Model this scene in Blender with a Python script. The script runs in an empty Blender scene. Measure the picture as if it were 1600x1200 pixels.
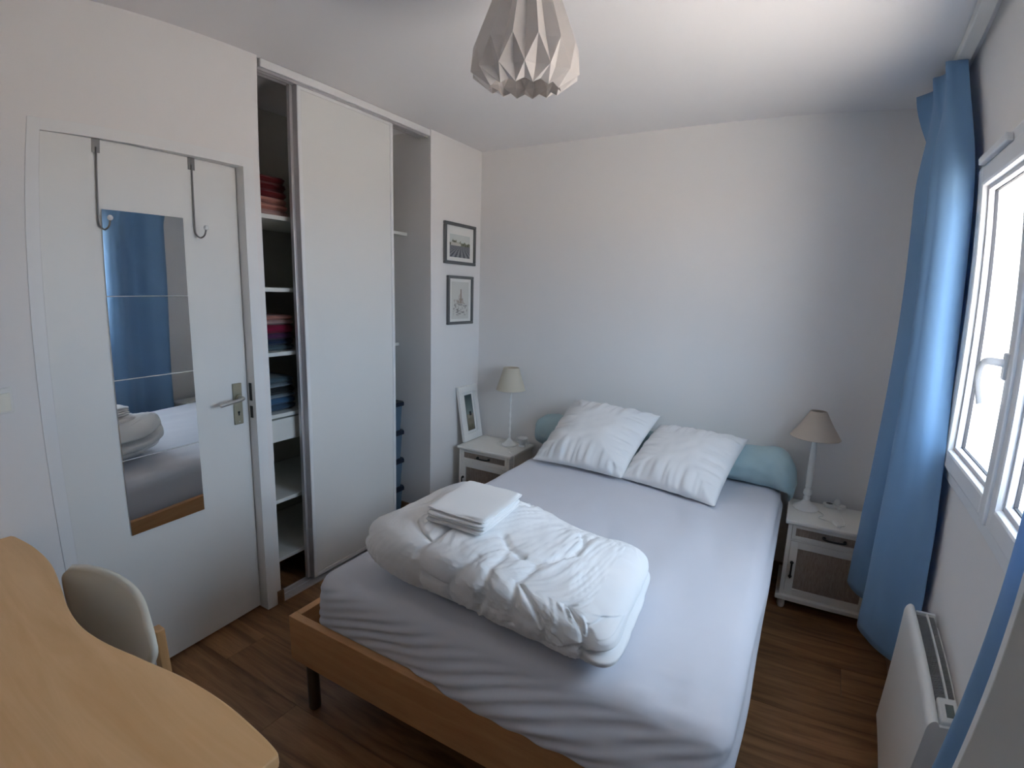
import bpy, bmesh, math, random
from mathutils import Vector, Matrix, noise

random.seed(7)
S = bpy.context.scene
PI = math.pi

# ------------------------------------------------------------------ camera
# wide phone lens with barrel distortion, calibrated as a polynomial lens
cam_d = bpy.data.cameras.new('camera')
cam = bpy.data.objects.new('camera', cam_d)
S.collection.objects.link(cam)
CAM = Vector((2.11694, -3.17970, 1.55845))
cR = Vector((0.864862, 0.501016, 0.031555)).normalized()
cF = Vector((-0.488474, 0.854378, -0.177287)).normalized()
cU = cR.cross(cF).normalized()
cam.matrix_world = Matrix(((cR.x, cU.x, -cF.x, CAM.x), (cR.y, cU.y, -cF.y, CAM.y), (cR.z, cU.z, -cF.z, CAM.z), (0, 0, 0, 1)))
cam_d.type = 'PANO'
cam_d.sensor_fit = 'HORIZONTAL'
cam_d.sensor_width = 36.0
cam_d.sensor_height = 27.0
cam_d.clip_start = 0.02
cam_d.panorama_type = 'FISHEYE_LENS_POLYNOMIAL'
cam_d.fisheye_fov = PI
cam_d.fisheye_polynomial_k0 = 0.0
cam_d.fisheye_polynomial_k1 = -0.056075663
cam_d.fisheye_polynomial_k2 = 0.00016772827
cam_d.fisheye_polynomial_k3 = 6.0370691e-05
cam_d.fisheye_polynomial_k4 = -1.9893058e-06
S.camera = cam

# ------------------------------------------------------------------ sky, sun, exposure
world = bpy.data.worlds.new('sky')
S.world = world
world.use_nodes = True
bg = world.node_tree.nodes['Background']
bg.inputs[0].default_value = (0.63, 0.815, 1.03, 1)
bg.inputs[1].default_value = 7.5
sun_d = bpy.data.lights.new('sun', 'SUN')
sun = bpy.data.objects.new('sun', sun_d)
S.collection.objects.link(sun)
sun_d.energy = 44.0
sun_d.color = (1.0, 0.93, 0.84)
sun_d.angle = 0.01
sun.location = (-6, -4, 12)
sun.rotation_euler = Vector((0.06, 0.55, -0.83)).to_track_quat('-Z', 'Y').to_euler()
por_d = bpy.data.lights.new('window_portal', 'AREA')
por = bpy.data.objects.new('window_portal', por_d)
S.collection.objects.link(por)
por_d.shape = 'RECTANGLE'
por_d.size = 1.3
por_d.size_y = 1.15
por.location = (2.80, -1.51, 1.515)
por.rotation_euler = (PI / 2, 0, PI / 2)
try:
    por_d.cycles.is_portal = True
except Exception:
    por_d.energy = 0.0
S.view_settings.view_transform = 'Standard'
S.view_settings.look = 'None'
S.view_settings.gamma = 1.0
S.view_settings.use_curve_mapping = False
S.view_settings.exposure = 0.62
try:
    S.cycles.use_denoising = True
    S.cycles.max_bounces = 12
    S.cycles.diffuse_bounces = 8
    S.cycles.glossy_bounces = 5
    S.cycles.transparent_max_bounces = 12
    S.cycles.sample_clamp_indirect = 12.0
    S.cycles.caustics_reflective = False
    S.cycles.caustics_refractive = False
except Exception:
    pass

# ------------------------------------------------------------------ materials
M = {}


def nodes_of(m):
    m.use_nodes = True
    nt = m.node_tree
    return nt, nt.nodes['Principled BSDF']


def mat(name, col, rough=0.6, metal=0.0, var=0.0, vscale=8.0, bump=0.0, bscale=120.0, spec=0.4, stretch=None):
    m = bpy.data.materials.new(name)
    nt, p = nodes_of(m)
    p.inputs['Roughness'].default_value = rough
    p.inputs['Metallic'].default_value = metal
    p.inputs['Specular IOR Level'].default_value = spec
    tc = nt.nodes.new('ShaderNodeTexCoord')
    mp = nt.nodes.new('ShaderNodeMapping')
    nt.links.new(tc.outputs['Object'], mp.inputs[0])
    if stretch:
        mp.inputs['Scale'].default_value = stretch
    n = nt.nodes.new('ShaderNodeTexNoise')
    n.inputs['Scale'].default_value = vscale
    n.inputs['Detail'].default_value = 4
    nt.links.new(mp.outputs[0], n.inputs['Vector'])
    mx = nt.nodes.new('ShaderNodeMix')
    mx.data_type = 'RGBA'
    mx.inputs['A'].default_value = tuple(c * (1 - var) for c in col) + (1,)
    mx.inputs['B'].default_value = tuple(min(1, c * (1 + var)) for c in col) + (1,)
    nt.links.new(n.outputs['Fac'], mx.inputs['Factor'])
    nt.links.new(mx.outputs['Result'], p.inputs['Base Color'])
    if bump:
        b = nt.nodes.new('ShaderNodeTexNoise')
        b.inputs['Scale'].default_value = bscale
        b.inputs['Detail'].default_value = 3
        nt.links.new(mp.outputs[0], b.inputs['Vector'])
        bp = nt.nodes.new('ShaderNodeBump')
        bp.inputs['Strength'].default_value = bump
        bp.inputs['Distance'].default_value = 0.004
        nt.links.new(b.outputs['Fac'], bp.inputs['Height'])
        nt.links.new(bp.outputs[0], p.inputs['Normal'])
    M[name] = m
    return m


def wood(name, c1, c2, rough, stretch, scale=3.0, rnd=0.0, bump=0.05):
    m = bpy.data.materials.new(name)
    nt, p = nodes_of(m)
    p.inputs['Roughness'].default_value = rough
    p.inputs['Specular IOR Level'].default_value = 0.35
    tc = nt.nodes.new('ShaderNodeTexCoord')
    oi = nt.nodes.new('ShaderNodeObjectInfo')
    mp = nt.nodes.new('ShaderNodeMapping')
    mp.inputs['Scale'].default_value = stretch
    nt.links.new(tc.outputs['Object'], mp.inputs[0])
    off = nt.nodes.new('ShaderNodeVectorMath')
    off.operation = 'SCALE'
    off.inputs[0].default_value = (13.0, 7.0, 5.0)
    nt.links.new(oi.outputs['Random'], off.inputs['Scale'])
    nt.links.new(off.outputs[0], mp.inputs['Location'])
    n = nt.nodes.new('ShaderNodeTexNoise')
    n.inputs['Scale'].default_value = scale
    n.inputs['Detail'].default_value = 7
    n.inputs['Roughness'].default_value = 0.62
    n.inputs['Distortion'].default_value = 0.6
    nt.links.new(mp.outputs[0], n.inputs['Vector'])
    cr = nt.nodes.new('ShaderNodeValToRGB')
    cr.color_ramp.elements[0].position = 0.30
    cr.color_ramp.elements[0].color = c1 + (1,)
    cr.color_ramp.elements[1].position = 0.72
    cr.color_ramp.elements[1].color = c2 + (1,)
    nt.links.new(n.outputs['Fac'], cr.inputs[0])
    hs = nt.nodes.new('ShaderNodeHueSaturation')
    mr = nt.nodes.new('ShaderNodeMapRange')
    mr.inputs['To Min'].default_value = 1.0 - rnd
    mr.inputs['To Max'].default_value = 1.0 + rnd
    nt.links.new(oi.outputs['Random'], mr.inputs['Value'])
    nt.links.new(mr.outputs[0], hs.inputs['Value'])
    nt.links.new(cr.outputs[0], hs.inputs['Color'])
    nt.links.new(hs.outputs[0], p.inputs['Base Color'])
    bp = nt.nodes.new('ShaderNodeBump')
    bp.inputs['Strength'].default_value = bump
    bp.inputs['Distance'].default_value = 0.003
    nt.links.new(n.outputs['Fac'], bp.inputs['Height'])
    nt.links.new(bp.outputs[0], p.inputs['Normal'])
    M[name] = m
    return m


def cloth(name, col, trans=0.3, var=0.05, wscale=500.0, bump=0.15):
    m = bpy.data.materials.new(name)
    nt, p = nodes_of(m)
    out = nt.nodes['Material Output']
    p.inputs['Base Color'].default_value = col + (1,)
    p.inputs['Roughness'].default_value = 0.9
    p.inputs['Specular IOR Level'].default_value = 0.15
    try:
        p.inputs['Sheen Weight'].default_value = 0.15
    except Exception:
        pass
    tc = nt.nodes.new('ShaderNodeTexCoord')
    n = nt.nodes.new('ShaderNodeTexNoise')
    n.inputs['Scale'].default_value = 9.0
    nt.links.new(tc.outputs['Object'], n.inputs['Vector'])
    mx = nt.nodes.new('ShaderNodeMix')
    mx.data_type = 'RGBA'
    mx.inputs['A'].default_value = tuple(c * (1 - var) for c in col) + (1,)
    mx.inputs['B'].default_value = tuple(min(1, c * (1 + var)) for c in col) + (1,)
    nt.links.new(n.outputs['Fac'], mx.inputs['Factor'])
    nt.links.new(mx.outputs['Result'], p.inputs['Base Color'])
    w = nt.nodes.new('ShaderNodeTexNoise')
    w.inputs['Scale'].default_value = wscale
    nt.links.new(tc.outputs['Object'], w.inputs['Vector'])
    bp = nt.nodes.new('ShaderNodeBump')
    bp.inputs['Strength'].default_value = bump
    bp.inputs['Distance'].default_value = 0.001
    nt.links.new(w.outputs['Fac'], bp.inputs['Height'])
    nt.links.new(bp.outputs[0], p.inputs['Normal'])
    if trans > 0:
        t = nt.nodes.new('ShaderNodeBsdfTranslucent')
        nt.links.new(mx.outputs['Result'], t.inputs['Color'])
        ms = nt.nodes.new('ShaderNodeMixShader')
        ms.inputs[0].default_value = trans
        nt.links.new(p.outputs[0], ms.inputs[1])
        nt.links.new(t.outputs[0], ms.inputs[2])
        nt.links.new(ms.outputs[0], out.inputs['Surface'])
    M[name] = m
    return m


mat('wall_paint', (0.805, 0.79, 0.777), 0.85, var=0.015, vscale=3, bump=0.10, bscale=170, spec=0.2)
mat('ceiling_paint', (0.80, 0.785, 0.785), 0.9, var=0.015, vscale=3, bump=0.05, bscale=90, spec=0.15)
mat('white_lacquer', (0.79, 0.795, 0.79), 0.45, var=0.012, vscale=4)
mat('door_panel', (0.76, 0.76, 0.735), 0.42, var=0.015, vscale=4)
mat('closet_white', (0.70, 0.70, 0.66), 0.55, var=0.02)
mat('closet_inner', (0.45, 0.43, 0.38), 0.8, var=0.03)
mat('pvc', (0.84, 0.85, 0.86), 0.35, var=0.01)
mat('gasket', (0.05, 0.05, 0.055), 0.7, var=0.1)
mat('bead_grey', (0.55, 0.54, 0.57), 0.5, var=0.04)
mat('hook_steel', (0.26, 0.25, 0.24), 0.35, metal=0.8, var=0.05)
mat('steel', (0.55, 0.54, 0.52), 0.32, metal=0.9, var=0.05)
mat('alu_profile', (0.62, 0.60, 0.61), 0.4, metal=0.55, var=0.03)
mat('dark_steel', (0.09, 0.075, 0.06), 0.45, metal=0.5, var=0.1)
mat('brass_plate', (0.36, 0.33, 0.24), 0.38, metal=0.6, var=0.06)
mat('black_iron', (0.025, 0.022, 0.02), 0.5, metal=0.4, var=0.1)
mat('black', (0.012, 0.012, 0.012), 0.7)
mat('nightstand_white', (0.78, 0.76, 0.71), 0.5, var=0.03, vscale=12)
mat('lamp_white', (0.80, 0.80, 0.78), 0.4, var=0.02)
mat('ceramic', (0.82, 0.83, 0.83), 0.25, var=0.02)
mat('plastic_white', (0.80, 0.79, 0.75), 0.35, var=0.02)
mat('switch_cream', (0.84, 0.82, 0.72), 0.3, var=0.02)
mat('radiator_white', (0.80, 0.80, 0.77), 0.35, var=0.01)
mat('grille_grey', (0.30, 0.29, 0.29), 0.5, var=0.05)
mat('lcd', (0.10, 0.13, 0.12), 0.2, var=0.1)
mat('frame_grey', (0.125, 0.13, 0.13), 0.5, var=0.12, vscale=20)
mat('paper_mat', (0.78, 0.78, 0.75), 0.8, var=0.01)
mat('frame_white', (0.80, 0.79, 0.76), 0.45, var=0.02)
mat('shell_cream', (0.70, 0.67, 0.58), 0.42, var=0.02)
mat('box_blue', (0.10, 0.16, 0.22), 0.35, var=0.06)
mat('box_navy', (0.012, 0.018, 0.035), 0.4, var=0.1)
mat('ground_pale', (0.64, 0.57, 0.51), 0.95, var=0.1, vscale=1.5)
mat('ground_darker', (0.37, 0.315, 0.275), 0.95, var=0.2, vscale=2.0)
wood('floor_wood', (0.120, 0.055, 0.021), (0.36, 0.185, 0.080), 0.42, (0.8, 9.0, 9.0), 2.6, rnd=0.16, bump=0.04)
wood('beech', (0.72, 0.425, 0.19), (0.84, 0.535, 0.275), 0.42, (0.9, 7.0, 7.0), 2.2, rnd=0.0, bump=0.02)
wood('beech_x', (0.49, 0.24, 0.095), (0.64, 0.355, 0.165), 0.45, (0.9, 8.0, 8.0), 2.4, rnd=0.04, bump=0.02)
wood('beech_y', (0.49, 0.24, 0.095), (0.64, 0.355, 0.165), 0.45, (8.0, 0.9, 8.0), 2.4, rnd=0.04, bump=0.02)
wood('skirting_wood', (0.20, 0.11, 0.055), (0.32, 0.19, 0.10), 0.5, (3, 3, 3), 2.4, rnd=0.05)
wood('chair_oak', (0.42, 0.22, 0.09), (0.55, 0.31, 0.14), 0.45, (8, 8, 0.9), 2.4)
wood('rattan', (0.27, 0.21, 0.17), (0.46, 0.39, 0.33), 0.7, (60, 60, 9), 3.0, bump=0.3)
cloth('sheet', (0.645, 0.65, 0.70), 0.0, 0.02)
cloth('duvet_white', (0.82, 0.82, 0.82), 0.0, 0.015)
cloth('pillow_white', (0.80, 0.795, 0.79), 0.0, 0.02)
cloth('linen_white', (0.84, 0.83, 0.82), 0.0, 0.02)
cloth('blanket_blue', (0.40, 0.53, 0.555), 0.0, 0.12, 60, 0.5)
cloth('curtain_blue', (0.235, 0.415, 0.645), 0.25, 0.04)
cloth('shade_cream', (0.78, 0.73, 0.62), 0.35, 0.03)
cloth('shade_beige', (0.68, 0.59, 0.50), 0.30, 0.03)
cloth('origami_paper', (0.82, 0.79, 0.77), 0.35, 0.02)
for nm, c in (('red_dark', (0.10, 0.006, 0.008)), ('salmon', (0.42, 0.19, 0.15)), ('crimson', (0.22, 0.010, 0.04)), ('plum', (0.07, 0.02, 0.07)), ('navy', (0.015, 0.03, 0.07)), ('teal_grey', (0.07, 0.11, 0.13)), ('slate', (0.05, 0.09, 0.14)), ('pale_pink', (0.42, 0.28, 0.26)), ('denim', (0.05, 0.12, 0.22)), ('black_cloth', (0.015, 0.018, 0.02)), ('grey_blue', (0.20, 0.25, 0.28))):
    cloth('cloth_' + nm, c, 0.0, 0.10, 200, 0.4)

# mirror
m = bpy.data.materials.new('mirror_glass')
nt, p = nodes_of(m)
p.inputs['Base Color'].default_value = (0.80, 0.82, 0.82, 1)
p.inputs['Metallic'].default_value = 1.0
p.inputs['Roughness'].default_value = 0.01
M['mirror_glass'] = m
# clear pane: lets daylight through, slight sheen
m = bpy.data.materials.new('pane_glass')
nt, p = nodes_of(m)
tr = nt.nodes.new('ShaderNodeBsdfTransparent')
gl = nt.nodes.new('ShaderNodeBsdfGlossy')
gl.inputs['Roughness'].default_value = 0.02
lw = nt.nodes.new('ShaderNodeLayerWeight')
lw.inputs[0].default_value = 0.5
fr = nt.nodes.new('ShaderNodeMapRange')
fr.inputs['From Min'].default_value = 0.3
fr.inputs['To Min'].default_value = 0.03
fr.inputs['To Max'].default_value = 0.22
nt.links.new(lw.outputs['Facing'], fr.inputs['Value'])
ms = nt.nodes.new('ShaderNodeMixShader')
nt.links.new(fr.outputs[0], ms.inputs[0])
nt.links.new(tr.outputs[0], ms.inputs[1])
nt.links.new(gl.outputs[0], ms.inputs[2])
nt.links.new(ms.outputs[0], nt.nodes['Material Output'].inputs['Surface'])
M['pane_glass'] = m

# ------------------------------------------------------------------ helpers


def link(o):
    S.collection.objects.link(o)
    return o


def thing(name, label=None, cat=None, loc=(0, 0, 0), rotz=0.0, group=None, kind=None):
    o = link(bpy.data.objects.new(name, None))
    o.location = loc
    o.rotation_euler = (0, 0, rotz)
    o.empty_display_size = 0.05
    tag(o, label, cat, group, kind)
    return o


def tag(o, label=None, cat=None, group=None, kind=None):
    if label:
        o['label'] = label
    if cat:
        o['category'] = cat
    if group:
        o['group'] = group
    if kind:
        o['kind'] = kind
    return o


def obj(name, bm, mt, parent=None, smooth=False, world=False, angle=None):
    """link a bmesh as one object; world=True: vertices are in world space, parent has no rotation"""
    me = bpy.data.meshes.new(name)
    if parent is not None and world:
        bmesh.ops.translate(bm, verts=bm.verts, vec=-Vector(parent.location))
    bmesh.ops.recalc_face_normals(bm, faces=bm.faces)
    for f in bm.faces:
        f.smooth = smooth
    if angle is not None:
        for e in bm.edges:
            if len(e.link_faces) == 2 and e.calc_face_angle(0) > angle:
                e.smooth = False
    bm.to_mesh(me)
    bm.free()
    me.materials.append(M[mt] if isinstance(mt, str) else mt)
    o = link(bpy.data.objects.new(name, me))
    if parent is not None:
        o.parent = parent
    return o


def origin_to(o, p):
    """move a top-level mesh's origin"""
    p = Vector(p)
    o.data.transform(Matrix.Translation(-p))
    o.location = p
    return o


def nb():
    return bmesh.new()


def merge(bm, src):
    me = bpy.data.meshes.new('tmp')
    src.to_mesh(me)
    src.free()
    bm.from_mesh(me)
    bpy.data.meshes.remove(me)


def box(bm, x0, x1, y0, y1, z0, z1, bev=0.0, seg=2, mtx=None):
    t = nb()
    bmesh.ops.create_cube(t, size=1.0)
    for v in t.verts:
        v.co = Vector(((x0 + x1) / 2 + v.co.x * (x1 - x0), (y0 + y1) / 2 + v.co.y * (y1 - y0), (z0 + z1) / 2 + v.co.z * (z1 - z0)))
    if bev > 0:
        bmesh.ops.bevel(t, geom=list(t.edges), offset=bev, segments=seg, profile=0.5, affect='EDGES')
    if mtx is not None:
        bmesh.ops.transform(t, matrix=mtx, verts=t.verts)
    merge(bm, t)
    return bm


def bx(*a, **k):
    return box(nb(), *a, **k)


def lathe(bm, prof, seg=32, c=(0, 0, 0), mtx=None):
    t = nb()
    rings = []
    for r, z in prof:
        if r < 1e-6:
            rings.append([t.verts.new((0, 0, z))])
        else:
            rings.append([t.verts.new((r * math.cos(2 * PI * i / seg), r * math.sin(2 * PI * i / seg), z)) for i in range(seg)])
    for a, b in zip(rings, rings[1:]):
        for i in range(seg):
            j = (i + 1) % seg
            if len(a) == 1 and len(b) == 1:
                continue
            if len(a) == 1:
                t.faces.new((a[0], b[i], b[j]))
            elif len(b) == 1:
                t.faces.new((a[i], a[j], b[0]))
            else:
                t.faces.new((a[i], a[j], b[j], b[i]))
    if mtx is not None:
        bmesh.ops.transform(t, matrix=mtx, verts=t.verts)
    bmesh.ops.translate(t, verts=t.verts, vec=c)
    merge(bm, t)
    return bm


def tube(bm, pts, r, seg=8, caps=True):
    t = nb()
    pts = [Vector(p) for p in pts]
    n = len(pts)
    rs = r if isinstance(r, (list, tuple)) else [r] * n
    rings = []
    up = Vector((0, 0, 1))
    prev = None
    for i, p in enumerate(pts):
        d = (pts[min(i + 1, n - 1)] - pts[max(i - 1, 0)]).normalized()
        if prev is None:
            a = d.cross(up)
            if a.length < 1e-3:
                a = d.cross(Vector((1, 0, 0)))
        else:
            a = prev - d * prev.dot(d)
        a.normalize()
        prev = a
        b = d.cross(a)
        rings.append([t.verts.new(p + (a * math.cos(2 * PI * k / seg) + b * math.sin(2 * PI * k / seg)) * rs[i]) for k in range(seg)])
    for A, B in zip(rings, rings[1:]):
        for k in range(seg):
            l = (k + 1) % seg
            t.faces.new((A[k], A[l], B[l], B[k]))
    if caps:
        t.faces.new(rings[0])
        t.faces.new(rings[-1])
    merge(bm, t)
    return bm


def smooth_path(pts, sub=8):
    """Catmull-Rom through points"""
    P = [Vector(p) for p in pts]
    P = [2 * P[0] - P[1]] + P + [2 * P[-1] - P[-2]]
    out = []
    for i in range(1, len(P) - 2):
        for k in range(sub):
            t = k / sub
            a, b, c, d = P[i - 1], P[i], P[i + 1], P[i + 2]
            out.append(0.5 * ((2 * b) + (c - a) * t + (2 * a - 5 * b + 4 * c - d) * t * t + (3 * b - 3 * c + d - a) * t ** 3))
    out.append(P[-2])
    return out


def prism(bm, outline, z0, z1, bev=0.0, seg=2):
    t = nb()
    lo = [t.verts.new((x, y, z0)) for x, y in outline]
    hi = [t.verts.new((x, y, z1)) for x, y in outline]
    n = len(lo)
    t.faces.new(lo)
    t.faces.new(hi)
    for i in range(n):
        j = (i + 1) % n
        t.faces.new((lo[i], lo[j], hi[j], hi[i]))
    bmesh.ops.recalc_face_normals(t, faces=t.faces)
    if bev > 0:
        es = [e for e in t.edges if abs(e.verts[0].co.z - e.verts[1].co.z) < 1e-6]
        bmesh.ops.bevel(t, geom=es, offset=bev, segments=seg, profile=0.5, affect='EDGES')
    merge(bm, t)
    return bm


def grid(bm, fn, nu, nv, closed_u=False):
    t = nb()
    vs = [[t.verts.new(fn(i / nu, j / nv)) for j in range(nv + 1)] for i in range(nu + (0 if closed_u else 1))]
    m_ = len(vs)
    for i in range(nu):
        for j in range(nv):
            a, b = vs[i % m_], vs[(i + 1) % m_]
            t.faces.new((a[j], b[j], b[j + 1], a[j + 1]))
    merge(bm, t)
    return bm


def cube_grid(n):
    """unit cube [-1,1]^3 with an n x n grid on each face, welded"""
    t = nb()
    bmesh.ops.create_cube(t, size=2.0)
    bmesh.ops.subdivide_edges(t, edges=list(t.edges), cuts=n - 1, use_grid_fill=True)
    return t


def lerp(a, b, t):
    return a + (b - a) * t


def sstep(a, b, x):
    t = max(0.0, min(1.0, (x - a) / (b - a)))
    return t * t * (3 - 2 * t)


def nz(x, y, z):
    return noise.noise(Vector((x, y, z)))


def seg_dist(p, a, b):
    ab = (b[0] - a[0], b[1] - a[1])
    L = ab[0] ** 2 + ab[1] ** 2
    t = 0 if L == 0 else max(0, min(1, ((p[0] - a[0]) * ab[0] + (p[1] - a[1]) * ab[1]) / L))
    q = (a[0] + ab[0] * t, a[1] + ab[1] * t)
    return math.hypot(p[0] - q[0], p[1] - q[1])


def solidify(o, th, off=0.0):
    md = o.modifiers.new('thickness', 'SOLIDIFY')
    md.thickness = th
    md.offset = off
    return o


# ------------------------------------------------------------------ room shell
W, H, YN = 2.626, 2.5, -3.45          # width, height, near wall
YC0, YC1 = -1.712, -0.5585            # wardrobe opening
CD = 0.62                             # wardrobe depth
DY0, DY1, DZ = -2.532, -1.788, 2.034  # door opening


def struct(name, bm, mt, **k):
    return tag(obj(name, bm, mt, **k), kind='structure')


# floor with planks (running across the room)
fl = struct('floor', bx(-CD - 0.1, W + 0.3, YN - 0.2, 0.2, -0.12, -0.012), 'skirting_wood')
pw = 0.192
row = 0
y = YN
while y < -0.001:
    y1 = min(y + pw, 0.0)
    x = -CD - random.random() * 1.0
    xs = -CD if y1 > YC0 + 0.02 else -0.10
    while x < W:
        xe = x + 1.29
        a, b = max(x, xs), min(xe, W)
        if b - a > 0.02:
            bm = nb()
            box(bm, -(b - a) / 2 + 0.0008, (b - a) / 2 - 0.0008, -(y1 - y) / 2 + 0.0008, (y1 - y) / 2 - 0.0008, -0.012, 0.0)
            o = obj('plank', bm, 'floor_wood', fl)
            o.location = ((a + b) / 2, (y + y1) / 2, 0)
        x = xe
    y = y1
    row += 1

struct('ceiling', bx(-CD - 0.1, W + 0.3, YN - 0.2, 0.2, H, H + 0.15), 'ceiling_paint')
struct('wall_back', bx(-CD - 0.1, W + 0.3, 0.0, 0.15, 0, H), 'wall_paint')
struct('wall_near', bx(-CD - 0.1, W + 0.3, YN - 0.15, YN, 0, H), 'wall_paint')
bm = nb()
box(bm, -0.07, 0, YN, DY0 - 0.01, 0, H)
box(bm, -0.07, 0, DY0 - 0.01, DY1 + 0.01, DZ + 0.01, H)
box(bm, -0.07, 0, DY1 + 0.01, YC0, 0, H)
box(bm, -0.17, -0.13, YN, YC0, 0, H)  # unseen slab added behind the ajar door to keep stray light out
box(bm, -CD - 0.1, -0.13, YC0 - 0.08, YC0, 0, H)
box(bm, -0.13, -0.07, DY1 + 0.03, YC0 , 0, H)
box(bm, -0.13, -0.07, YN, DY0 - 0.03, 0, H)
box(bm, -CD, 0, YC1, 0, 0, H)
struct('wall_left', bm, 'wall_paint')
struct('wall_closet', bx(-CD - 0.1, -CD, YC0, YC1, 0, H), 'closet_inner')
# window wall with opening
WY0, WY1, WZ0, WZ1 = -2.175, -0.845, 0.962, 2.074
bm = nb()
box(bm, W, W + 0.16, YN, WY0, 0, H)
box(bm, W, W + 0.16, WY1, 0, 0, H)
box(bm, W, W + 0.16, WY0, WY1, 0, WZ0)
box(bm, W, W + 0.16, WY0, WY1, WZ1, H)
struct('wall_right', bm, 'wall_paint')
# baseboards
struct('baseboard_right', bx(W - 0.012, W, YN, 0, 0, 0.07, bev=0.003), 'skirting_wood')
struct('baseboard_back', bx(0, W - 0.012, -0.012, 0, 0, 0.07, bev=0.003), 'skirting_wood')
bm = nb()
box(bm, 0, 0.012, YC1, -0.012, 0, 0.07, bev=0.003)
box(bm, 0, 0.012, -1.735, YC0, 0, 0.07, bev=0.003)
box(bm, -0.10, 0.012, YC0, YC0 + 0.010, 0, 0.07, bev=0.003)
box(bm, 0, 0.012, YN, -2.59, 0, 0.07, bev=0.003)
box(bm, -CD, -0.09, YC1 - 0.012, YC1, 0, 0.07, bev=0.003)
struct('baseboard_left', bm, 'skirting_wood')
# unseen ground outside, split pale and darker to shape the bounced light
tag(obj('bounce_ground_near', bx(W + 0.16, W + 3.9, -9, 8, -0.5, -0.3), 'ground_pale'), kind='structure')
tag(obj('bounce_ground_far', bx(W + 3.9, 45, -30, 30, -0.5, -0.33), 'ground_darker'), kind='structure')

# ------------------------------------------------------------------ door (ajar outwards), frame
d1 = thing('door_1', loc=(0, 0, 0), kind='structure')
bm = nb()
box(bm, -0.10, 0.003, DY0 - 0.044, DY0, 0, DZ + 0.040, bev=0.001)
box(bm, -0.10, 0.0015, DY1, DY1 + 0.048, 0, DZ + 0.040, bev=0.0005)
box(bm, -0.10, 0.0014, DY0 - 0.002, DY1 + 0.002, DZ, DZ + 0.040, bev=0.0005)
dframe = obj('door_frame', bm, 'white_lacquer', d1)
bm = nb()
box(bm, -0.040, -0.022, DY1 - 0.0015, DY1 + 0.001, 1.035, 1.115)
obj('strike_slot', bm, 'black_iron', dframe)
bm = nb()
box(bm, -0.040, -0.022, DY1 - 0.0015, DY1 + 0.001, 0.955, 1.010)
obj('strike_slot', bm, 'black_iron', dframe)
ANG = math.radians(4.0)
HX = 0.002
leaf_m = Matrix.Translation((HX, DY0 + 0.0002, 0)) @ Matrix.Rotation(ANG, 4, 'Z')
# leaf local: y from 0..0.738 along the leaf, front face at x=0


def dl(bm):
    bmesh.ops.transform(bm, matrix=leaf_m, verts=bm.verts)
    return bm


leaf = obj('door_leaf', dl(bx(-0.040, 0.0, 0.0, 0.742, 0.012, DZ - 0.002, bev=0.001)), 'door_panel', d1)
# handle plate with lever
plate = obj('handle_plate', dl(bx(0.0, 0.007, 0.668, 0.710, 0.935, 1.120, bev=0.002)), 'brass_plate', d1)
bm = nb()
tube(bm, smooth_path([(0.004, 0.690, 1.057), (0.036, 0.690, 1.057), (0.050, 0.678, 1.056), (0.053, 0.650, 1.053), (0.052, 0.575, 1.044)], 5), [0.009] * 5 + [0.0085] * 5 + [0.008] * 11, 10)
obj('lever', dl(bm), 'steel', plate, smooth=True, angle=0.9)
obj('handle_rose', dl(lathe(nb(), [(0.0, 0.012), (0.012, 0.012), (0.014, 0.008), (0.014, 0.0)], 16, mtx=Matrix.Translation((0.006, 0.69, 1.057)) @ Matrix.Rotation(PI / 2, 4, 'Y'))), 'brass_plate', plate)
bm = nb()
box(bm, 0.0068, 0.0078, 0.686, 0.692, 0.975, 0.988)
box(bm, 0.0068, 0.0078, 0.684, 0.694, 0.985, 0.994)
obj('keyhole', dl(bm), 'black', plate)
obj('screw', dl(lathe(nb(), [(0, 0.001), (0.003, 0.001), (0.003, 0)], 10, mtx=Matrix.Translation((0.007, 0.69, 0.947)) @ Matrix.Rotation(PI / 2, 4, 'Y'))), 'steel', plate)

# mirror of four square tiles stuck on the door
MT = thing('tiled_mirror', 'tall door mirror made of four square frameless mirror tiles', 'mirror', leaf_m @ Vector((0, 0.35, 0.6)), ANG)
for k in range(4):
    bm = bx(0.0006, 0.0045, -0.15, 0.15, 0.0015 + 0.3 * k, 0.2985 + 0.3 * k, bev=0.0008, seg=1)
    if k == 0:
        # the lowest tile hangs slightly askew at its bottom edge
        pass
    obj('mirror_tile', bm, 'mirror_glass', MT)
# over-door hooks
for yy, lab in ((0.188, 'chrome over-door hook hanging at the top left corner of the mirror'), (0.545, 'chrome over-door hook with curled end hanging right of the mirror')):
    h = thing('door_hook', lab, 'hook', leaf_m @ Vector((0, yy, DZ - 0.30)), ANG, 'hooks hung over the bedroom door')
    b0 = DZ - 0.30
    bm = nb()
    box(bm, 0.0005, 0.003, -0.014, 0.014, 0.252, 0.297, bev=0.0008)
    box(bm, -0.043, 0.003, -0.014, 0.014, 0.2965, 0.2985, bev=0.0005)
    obj('top_plate', bm, 'hook_steel', h)
    bm = nb()
    tube(bm, smooth_path([(0.005, 0, 0.27), (0.006, 0.0, 0.10), (0.007, 0.0, 0.025), (0.010, 0.004, 0.004), (0.024, 0.010, -0.006), (0.040, 0.017, 0.004), (0.047, 0.020, 0.026)], 6), 0.0032, 8)
    obj('wire', bm, 'hook_steel', h, smooth=True, angle=1.0)
    bm = nb()
    bmesh.ops.create_uvsphere(bm, u_segments=16, v_segments=10, radius=0.0095, matrix=Matrix.Translation((0.0475, 0.0202, 0.033)))
    obj('knob', bm, 'ceramic', h, smooth=True)
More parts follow.
